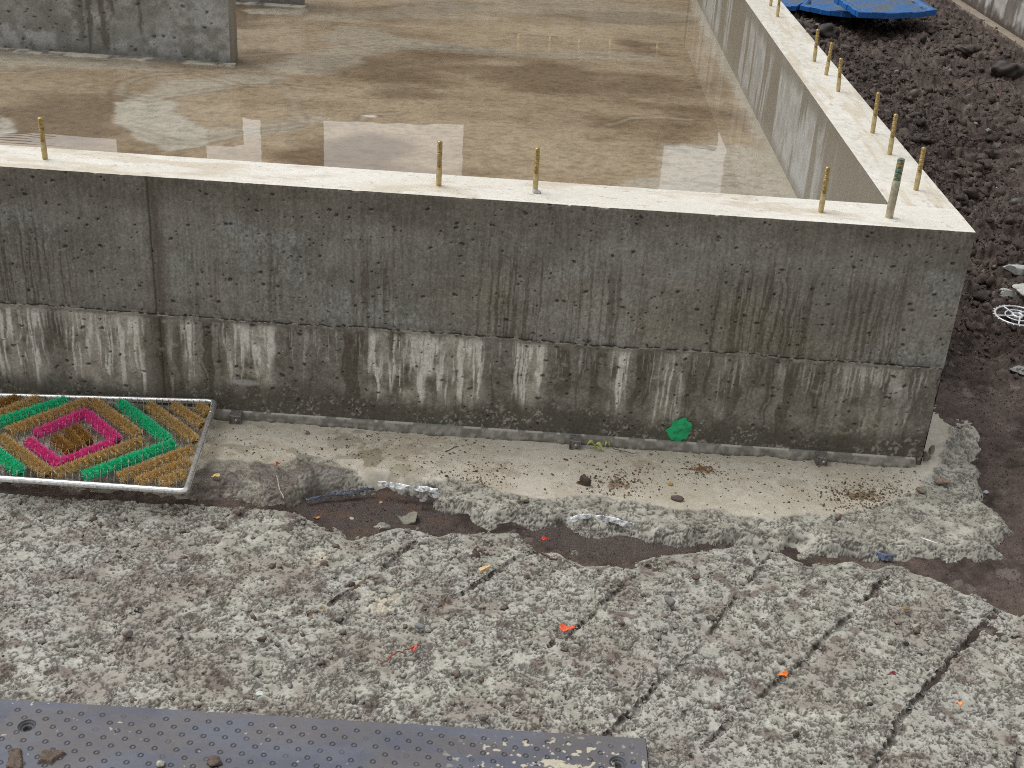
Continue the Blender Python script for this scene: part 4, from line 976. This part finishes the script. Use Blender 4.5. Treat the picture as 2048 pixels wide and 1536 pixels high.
# ---- brush mat with galvanised frame
zc = {'TR': -.530, 'BR': -.532, 'TL': -.543, 'BL': -.527}
TR = PZ(430, 803, zc['TR']); BR = PZ(372, 983, zc['BR']); TL = PZ(0, 791, zc['TL']); BL = PZ(0, 957, zc['BL'])
TL = TR+(TL-TR)*1.16; BL = BR+(BL-BR)*1.42
mt = empty('brush_mat', (TR+BR+TL+BL)/4-[0, 0, .02], 'brush door mat with pink, green and brown diamond strips in a galvanised frame', 'door mat'); ML = np.array(mt.location)
M_galvt = mat_plain('galvanised_tube', (.78, .79, .79), .27, .85, 150, .22, .2, 220, .0006)
cs = [TR, BR, BL, TL]; pth = []
for k in range(4):
    p0, p1, p2 = cs[k-1], cs[k], cs[(k+1) % 4]; rc = .016; a = p1+(p0-p1)/np.linalg.norm(p0-p1)*rc; b = p1+(p2-p1)/np.linalg.norm(p2-p1)*rc
    for t in np.linspace(0, 1, 7): pth.append((1-t)**2*a+2*t*(1-t)*p1+t*t*b)
    for t in np.linspace(0, 1, 12)[1:-1]: pth.append(b+(p2+(p1-p2)/np.linalg.norm(p1-p2)*rc-b)*t)
v, f = tube(np.array(pth)-ML, .0066, 14, True); fr = mesh_from('frame', v, f, M_galvt, parent=mt)
q0 = TR+(BR-TR)*.155; dv = (BR-TR)/np.linalg.norm(BR-TR)
v, f = tube(np.array([TR+(BR-TR)*.05, q0-dv*.0006, q0, q0+dv*.0006])-ML, [.0071, .0071, .0071, .0066], 14); mesh_from('sleeve', v, f, M_galvt, parent=fr)
def zm(px, py):                                # strip points: zoomed picture coordinates -> mat surface
    x, y = px*.2246, 770+py*.2246; p = PZ(x, y, -.530)
    # height of the twisted mat plane
    for _ in range(2):
        tx = np.clip((TR[0]-p[0])/(TR[0]-TL[0]), 0, 1); ty = np.clip((TR[1]-p[1])/(TR[1]-BR[1]), 0, 1)
        z = (TR[2]*(1-tx)+TL[2]*tx)*(1-ty)+(BR[2]*(1-tx)+BL[2]*tx)*ty; p = PZ(x, y, z-.002)
    return p
M_br = {}
for nm, col in (('brown', (.56, .40, .175)), ('dark_brown', (.36, .20, .05)), ('green', (.045, .60, .32)), ('pink', (.88, .10, .34))):
    M_br[nm] = mat_plain(nm+'_bristle', col, .55, 0, 260, .35, .2, 400, .001)
def strip(a, b, colr, seed, ext0=0., ext1=0.):
    r = np.random.default_rng(seed); A_, B_ = zm(*a)-ML, zm(*b)-ML; d = B_-A_; L = np.linalg.norm(d); d /= L; A_ = A_-d*ext0; L += ext0+ext1
    q = np.cross(d, [0, 0, 1.]); q /= np.linalg.norm(q); u = np.cross(q, d)
    N = int(L*22000); t = r.uniform(0, 1, N)*L; t += .0015*np.sin(t*2*np.pi/.0145+seed); ph = r.normal(0, .85, N)*1.15; rad = r.uniform(.0112, .0165, N)*(1+.12*np.sin(t*2*np.pi/.0145))
    dirv = np.cos(ph)[:, None]*u+np.sin(ph)[:, None]*q+d*r.normal(0, .16, N)[:, None]
    root = A_+t[:, None]*d+u*.001; tip = root+dirv*rad[:, None]
    side = np.cross(dirv, r.normal(size=(N, 3))); side /= np.linalg.norm(side, axis=1)[:, None]; w0 = .0005
    V = np.concatenate([root-side*w0, root+side*w0, tip+side*w0*.55, tip-side*w0*.55]); i = np.arange(N)
    F = np.stack([i, i+N, i+2*N, i+3*N], -1)
    v2, f2 = tube(np.array([A_+d*L*k/6 for k in range(7)]),   .0088, 10)
    v, f = join([(V, F), (v2, f2)])
    o = mesh_from('bristle_strip', v, f, M_br[colr], parent=mt); o['label'] = colr.replace('_', ' ')+' bristle strip'
STR = [((0, 345), (585, 155), 'green', .05, 0), ((85, 425), (785, 160), 'brown', 0, 0), ((325, 450), (775, 258), 'pink', 0, 0), ((0, 275), (340, 140), 'brown', .05, 0), ((0, 195), (150, 130), 'dark_brown', .03, 0),
       ((560, 705), (1010, 535), 'pink', 0, 0), ((490, 805), (1270, 515), 'brown', 0, 0), ((755, 825), (1555, 535), 'green', 0, 0), ((1070, 835), (1700, 595), 'brown', 0, 0), ((1230, 880), (1680, 695), 'brown', 0, 0), ((1440, 885), (1640, 805), 'brown', 0, 0),
       ((770, 270), (1045, 500), 'pink', 0, 0), ((845, 170), (1235, 460), 'brown', 0, 0), ((1075, 180), (1495, 500), 'green', 0, 0), ((1335, 200), (1735, 500), 'brown', 0, 0), ((1545, 195), (1795, 365), 'brown', 0, 0), ((1770, 200), (1850, 260), 'brown', 0, 0),
       ((255, 520), (535, 728), 'pink', 0, 0), ((15, 490), (430, 800), 'brown', .0, 0), ((0, 640), (190, 785), 'green', .05, 0),
       ((495, 490), (620, 600), 'dark_brown', 0, 0), ((600, 430), (720, 575), 'dark_brown', 0, 0), ((680, 400), (800, 515), 'dark_brown', 0, 0)]
for k, (a, b, c, e0, e1) in enumerate(STR): strip(a, b, c, 900+k, e0, e1)
# woven wire: coils running across the mat
parts = []; nr = 15
for k in range(nr):
    ty = .055+.89*k/(nr-1); a = TR*(1-ty)+BR*ty-ML; b = TL*(1-ty)+BL*ty-ML; d = b-a; L = np.linalg.norm(d); d /= L; q = np.cross([0, 0, 1.], d)
    t = np.arange(.018, L-.018, .0016); an = t*2*np.pi/.0142+k*2.1
    P = a+t[:, None]*d+(.0135*np.cos(an))[:, None]*q+(.0126*np.sin(an)-.001)[:, None]*np.array([0, 0, 1.])
    parts.append(tube(P, .00058, 4))
v, f = join(parts); mesh_from('wire_mesh', v, f, mat_plain('bright_wire', (.30, .28, .25), .4, .7), parent=mt)

# ---- slate plastic board with ring studs
bT, zB = .014, ZR+.012
bl = PZ(0, 1398, zB)[:2]; br = PZ(1292, 1477, zB)[:2]; e = br-bl; ang = math.atan2(e[1], e[0])
X1 = 0.; bo = np.array([br[0], br[1]])
xs = np.arange(-1.2, .0001, .0011); ys = np.concatenate([np.arange(-.20, -.0001, .0010), [0.]]); U, V = np.meshgrid(xs, ys, indexing='ij')
gx, gy = .0345, .0168
row = np.round((-.022-V)/gy); cxr = (row % 2)*gx/2
du = U+.024+cxr; du = du-np.round(du/gx)*gx; dvv = (-.022-V)-row*gy
rr = np.hypot(du, dvv); valid = (row >= 0) & (U < -.012)
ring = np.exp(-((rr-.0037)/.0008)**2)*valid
n1 = fbm(U/.12, V/.06, 4, 801); n2 = fbm(U/.01, V/.006, 3, 802)
idr = h2(np.round((U+.024+cxr)/gx).astype(int), row.astype(int), 803)
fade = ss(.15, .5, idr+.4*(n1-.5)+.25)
Zt = -.0016*ring*fade + .0003*(n2-.5)
holes = []
invR = lambda p: np.array([(p[0]-bo[0])*math.cos(-ang)-(p[1]-bo[1])*math.sin(-ang), (p[0]-bo[0])*math.sin(-ang)+(p[1]-bo[1])*math.cos(-ang)])
C = mix((.078, .085, .115), (.105, .112, .142), ss(.3, .7, n1))
C = mix(C, (.125, .105, .088), ss(.42, .68, fbm(U/.10, V/.04, 4, 804)+.05*ss(-.7, -1.1, U))*.5*ss(.3, .6, n2+.15))
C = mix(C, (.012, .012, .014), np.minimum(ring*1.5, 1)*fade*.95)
for px, py in ((54, 1451), (1236, 1525)):
    c = invR(PZ(px, py, zB)); rh = np.hypot(U-c[0], V-c[1])
    ZH = -.0028*ss(.0135, .0128, rh)-.0035*ss(.0105, .0098, rh)-.006*ss(.0068, .006, rh)
    inh = rh < .0145
    Zt = np.where(inh, ZH, Zt); C = np.where(inh[..., None], np.array([.08, .085, .10]), C)
    C = mix(C, (.03, .028, .026), ss(.0012, .0004, np.minimum(np.abs(rh-.0132), np.abs(rh-.0102)))*.7); C = mix(C, (.02, .018, .016), ss(.0068, .006, rh))
c = invR(PZ(1120, 1530, zB)); g = np.exp(-((U-c[0])/.075)**2-((V-c[1])/.022)**2)
spl = ss(.5, .62, g*.62+(fbm(U/.016, V/.011, 5, 805, .65)-.5)*.9)+ss(.70, .76, fbm(U/.008, V/.008, 2, 806))*ss(.05, .4, np.exp(-((U-c[0])/.14)**2-((V-c[1])/.05)**2))
spl = np.clip(spl+ss(.90, .92, fbm(U/.009, V/.009, 2, 807))*.8, 0, 1); C = mix(C, (.50, .45, .34), spl*.9); Zt = Zt+.0006*spl
A = Acc(); ca, sa = math.cos(ang), math.sin(ang)
def tw(u, v): return bo[0]+u*ca-v*sa, bo[1]+u*sa+v*ca
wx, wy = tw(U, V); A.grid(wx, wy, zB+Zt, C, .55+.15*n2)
for (u0, v0, u1, v1) in ((-1.2, 0, 0, 0), (0, 0, 0, -.20), (0, -.20, -1.2, -.20)):
    (ax, ay), (bx_, by_) = tw(u0, v0), tw(u1, v1); A.quad([(ax, ay, zB), (bx_, by_, zB), (bx_, by_, zB-bT), (ax, ay, zB-bT)], (.09, .095, .115), .5)
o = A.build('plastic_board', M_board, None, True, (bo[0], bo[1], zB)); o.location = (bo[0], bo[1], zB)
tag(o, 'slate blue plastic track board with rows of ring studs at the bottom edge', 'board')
# mud tread lumps on the board
def tread(pts, hgt, label, seed):
    P = np.array([PZ(x, y, zB)[:2] for x, y in pts]); lo, hi = P.min(0)-.01, P.max(0)+.01
    xs = np.arange(lo[0], hi[0], .0012); ys = np.arange(lo[1], hi[1], .0012); U, V = np.meshgrid(xs, ys, indexing='ij')
    s = sdf(U, V, P)+(fbm(U/.012, V/.012, 4, seed)-.5)*.010
    Z = zB-.002+(hgt+.002)*ss(0, .005, s)*(.6+.6*fbm(U/.010, V/.010, 4, seed+1))
    n = fbm(U/.006, V/.006, 3, seed+2); C = mix((.085, .060, .045), (.19, .15, .12), n)
    ct = np.array([P[:, 0].mean(), P[:, 1].mean(), zB])
    o = mesh_from('mud_clod', np.stack([U, V, Z], -1)-ct, grid_faces(*U.shape, 0, s > -.001), M_soil, C, .45+.2*n); o.location = ct
    tag(o, label, 'mud', 'mud lumps pressed on the slate board')
tread([(17, 1499), (46, 1500), (48, 1545), (5, 1545)], .007, 'square brown mud lump on the slate board at the far left', 811)
tread([(88, 1500), (110, 1500), (135, 1508), (118, 1520), (104, 1534), (73, 1528)], .007, 'five sided brown mud lump on the slate board', 821)
tread([(116, 1519), (124, 1523), (138, 1528), (130, 1533), (114, 1525)], .005, 'small finger shaped mud lump on the slate board', 831)
debris('stone', 323, 1530, zB, (.014, .012, .009), (.36, .35, .28), 'round pale pebble lying on the slate board', 'stone', 57, 1)
debris('mud_clod', 430, 1526, zB, (.020, .014, .008), (.09, .06, .045), 'small dark mud crumb on the slate board right of the pebble', 'mud', 58, 0, amp=.8)

# ---- white toothed ring with spokes
rc = PZ(2034, 634, ZS+.05)
for _ in range(5): rc = PZ(2034, 634, soil_z(rc[0], rc[1])+.022); RR_ = .062
ro = empty('toothed_ring', rc, 'white metal toothed ring with crossed spokes lying on the soil at right', 'ring')
M_ring = mat_plain('white_metal', (.60, .62, .65), .35, .45)
v, f = tube([(RR_*math.cos(t), RR_*math.sin(t), .004) for t in np.linspace(0, 2*math.pi, 49)[:-1]], .0032, 8, True); mesh_from('rim', v, f, M_ring, parent=ro)
parts = []
for k in range(26):
    t = k*2*math.pi/26; a = np.array([math.cos(t), math.sin(t), 0]); parts.append(tube([a*(RR_+.001)+[0, 0, .004], a*(RR_+.0045)+[0, 0, .004], a*(RR_+.0075)+[0, 0, .004]], [.0024, .0020, .0008], 6))
v, f = join(parts); mesh_from('teeth', v, f, M_ring, parent=ro)
v, f = tube([(.034*math.cos(t), .034*math.sin(t), .005) for t in np.linspace(0, 2*math.pi, 37)[:-1]], .0022, 8, True); mesh_from('inner_ring', v, f, M_ring, parent=ro)
for k in range(5):
    t0 = k*2*math.pi/5+.3; t1 = t0+.75; r0, r1 = .010, RR_-.002
    a = np.array([r0*math.cos(t1), r0*math.sin(t1), .007]); b = np.array([r1*math.cos(t0), r1*math.sin(t0), .004])
    v, f = tube([a, a*.4+b*.6, b], [.0030, .0026, .0026], 8); mesh_from('spoke', v, f, M_ring, parent=ro)
v, f = lathe([(.0165, .002), (.0165, .008), (.0130, .010), (.0095, .008), (.0095, .002)], 24); mesh_from('hub', v, f, M_ring, parent=ro)
ro.rotation_euler = (.05, -.04, .4)

# ---- blue plastic boards
M_blue = mat_attr('blue_plastic', 30, .25, .2, 60, .002, .5)
def blue_board(c4, z4, th, label, seed, bow=.0, zt=None):
    """c4: far-left, far-right, near-right, near-left corners as photo points with heights z4"""
    Q = [PZ(*p, z) for p, z in zip(c4, z4)]
    o1 = empty('plastic_pallet', np.mean(Q, 0)-[0, 0, th], label, 'plastic board', 'blue plastic boards lying on the soil'); L = np.array(o1.location)
    n, m = 60, 60; S_, T = np.meshgrid(np.linspace(0, 1, n), np.linspace(0, 1, m), indexing='ij')
    P = (Q[3]*(1-S_)[..., None]+Q[2]*S_[..., None])*(1-T)[..., None]+(Q[0]*(1-S_)[..., None]+Q[1]*S_[..., None])*T[..., None]
    dn = Q[0]-Q[3]; dn = dn/np.linalg.norm(dn)
    P = P-dn*(bow*4*S_*(1-S_)*(1-T))[..., None]
    P[..., 2] -= .35*bow*4*S_*(1-S_)*(1-T)
    bd = np.minimum(np.minimum(S_, 1-S_), np.minimum(T, 1-T)); rim = ss(.075, .055, bd)
    slot = np.zeros(S_.shape)
    for k in (.2, .5, .8):
        for (a, b) in ((S_, T), (S_, 1-T), (T, S_), (T, 1-S_)): slot = np.maximum(slot, ((np.abs(a-k) < .055) & (np.abs(b-.085) < .018)).astype(float))
    P[..., 2] += .010*rim-.018*slot
    n1 = fbm(S_*6, T*6, 4, seed); n2 = fbm(S_*30, T*30, 3, seed+1)
    C = mix((.02, .11, .32), (.03, .16, .42), n1); grime = ss(.38, .62, n1*.6+n2*.4)*(1-rim*.75)
    C = mix(C, (.10, .115, .12), grime*.85); C = mix(C, (.012, .014, .02), slot*.9)
    A = Acc(); A.grid(*[P[..., k] for k in range(3)], C, .38+.2*n2); A.build('deck', M_blue, o1, True, L)
    A = Acc(); per = np.concatenate([P[:, 0], P[-1, 1:], P[::-1, -1][1:], P[0, ::-1][1:]])
    k = len(per); lows = per.copy(); tab = (np.arange(k) % 20 < 10)
    outv = per-np.mean(per, 0); outv[:, 2] = 0; outv /= np.linalg.norm(outv, axis=1)[:, None]+1e-9
    lows[:, 2] -= th; off = outv*(.006*tab)[:, None]
    E = np.stack([per-outv*.006, per+off, lows+off, lows-outv*.02], 1)
    A.grid(E[..., 0], E[..., 1], E[..., 2]+np.array([.001, -.002, 0, 0]), mix((.014, .12, .40), (.02, .16, .5), fbm(E[..., 0]*9, E[..., 1]*9, 3, seed+4)), .35)
    A.build('edge', M_blue, o1, False, L)
zz0 = -.47
blue_board([(1640, -45), (1690, -45), (1592, 16), (1530, 13)], [zz0+.02]*4, .028, 'leftmost blue board, half hidden behind the side wall', 851)
blue_board([(1640, -30), (1790, -20), (1725, 30), (1601, 13)], [zz0+.03, zz0+.03, zz0+.03, zz0+.03], .028, 'middle blue board lying under the grimy top one', 861, .02)
blue_board([(1668, -4), (1812, -14), (1873, 23), (1717, 27)], [zz0+.10, zz0+.09, zz0+.07, zz0+.09], .032, 'topmost and largest looking blue board tilted over the others', 871, .02)

# ---- loose stuff nobody could count
def scatter(name, pts, sizes, cols, mat, sub=1, seed=0, flatn=.75, sink=.25, rough=.6):
    V0, F0 = ICO[sub]; n = len(pts); r = np.random.default_rng(seed); k = len(V0)
    j = 1+.95*(r.random((n, k, 1))-.5); sc = np.asarray(sizes)[:, None, None]*r.uniform(.7, 1.3, (n, 1, 3))*np.array([1, 1, flatn]); th = r.uniform(0, 6.28, n)
    V = V0[None]*j*sc; c, s_ = np.cos(th)[:, None], np.sin(th)[:, None]; V = np.stack([V[..., 0]*c-V[..., 1]*s_, V[..., 0]*s_+V[..., 1]*c, V[..., 2]], -1)
    V = V+np.asarray(pts)[:, None]+np.array([0, 0, 1.])*(np.asarray(sizes)*flatn*(1-2*sink))[:, None, None]
    F = (F0[None]+np.arange(n)[:, None, None]*k).reshape(-1, 3); C = np.repeat(np.asarray(cols), k, 0)
    o = mesh_from(name, V.reshape(-1, 3), F, mat, C, np.full(n*k, rough), True, None, 3); return tag(o, kind='stuff')
r = np.random.default_rng(77)
# soil crumbs and clods
N = 22000; px = np.concatenate([r.uniform(.03, .9, N//2), .03+np.abs(r.normal(.30, .28, N-N//2)), r.uniform(-1.75, .6, 7000), r.uniform(.6, 1.66, 9000)]); py = np.concatenate([r.uniform(-.1, 4.5, N//2), r.uniform(.35, 3.6, N-N//2), r.uniform(-.62, .4, 7000), r.uniform(.8, 6., 9000)])
kp = (px < 1.68) & ((px > .02) | (py < -.2)) & (sdf(px, py, lean_poly) < .01) & (sdf(px, py, rub_poly) < .01); px, py = px[kp], py[kp]
pz = (soil_height(px, py)+soil_relief(px, py)[0]); rf = ss(.3, 1.0, py)
sz = (.0013+.017*r.random(len(px))**13*rf+.0020*r.random(len(px))**2*rf)*(1+.12*py)
cc = np.outer(r.uniform(.6, 1.5, len(px)), (.070, .052, .044)); wsel = r.random(len(px)) > .965; cc[wsel] = np.outer(r.uniform(.5, 1.3, wsel.sum()), (.30, .27, .25)); sz[wsel] *= .5
scatter('soil_crumbs', np.stack([px, py, pz], -1), sz, cc, M_soil, 2, 1, .75, .5, .6)
# gravel bits in the mud channel and over the crushed ground
N = 1700; px = r.uniform(-2.1, .15, N); py = r.uniform(-1.0, -.36, N); pz = np.array([rub_z(a, b) for a, b in zip(px, py)]); kp = (pz > ZR-.02) & ~((py < -.985) & (px < -.68)); px, py, pz = px[kp], py[kp], pz[kp]
sz = .0016+.0050*r.random(len(px))**3; cc = np.outer(r.uniform(.7, 1.25, len(px)), (.29, .28, .24)); ds = r.random(len(px)) > .80; cc[ds] = np.outer(r.uniform(.5, 1.2, ds.sum()), (.17, .13, .11))
scatter('gravel_bits', np.stack([px, py, pz], -1), sz, cc, M_clod, 2, 2, .8, .3, .55)
# rust crumbs and grit on the cream strip
pts, szs, cl = [], [], []
for (a, b, sx, sy, n) in ((1405, 940, 28, 12, 420), (1235, 968, 40, 17, 460), (1725, 990, 48, 18, 900), (930, 968, 42, 16, 350), (1000, 930, 90, 28, 200), (1300, 930, 80, 30, 200), (760, 890, 120, 30, 650), (1560, 930, 160, 45, 350), (480, 890, 70, 30, 260), (1600, 1000, 120, 22, 170), (1800, 950, 40, 25, 110), (880, 940, 60, 30, 160)):
    for k in range(n):
        x, y = r.normal(a, sx), r.normal(b, sy); p = PZ(x, y, ZL+.0005)
        if p[1] > -.02 or sdf(np.array([p[0]]), np.array([p[1]]), smooth_poly)[0] < .004: continue
        pts.append(p); szs.append(.0006+.0021*r.random()**3); cl.append(np.array([(.16, .082, .03), (.10, .07, .045), (.20, .17, .12)][r.integers(3)])*r.uniform(.6, 1.3))
scatter('rust_crumbs', pts, szs, cl, M_clod, 1, 3, .6, .2, .6)
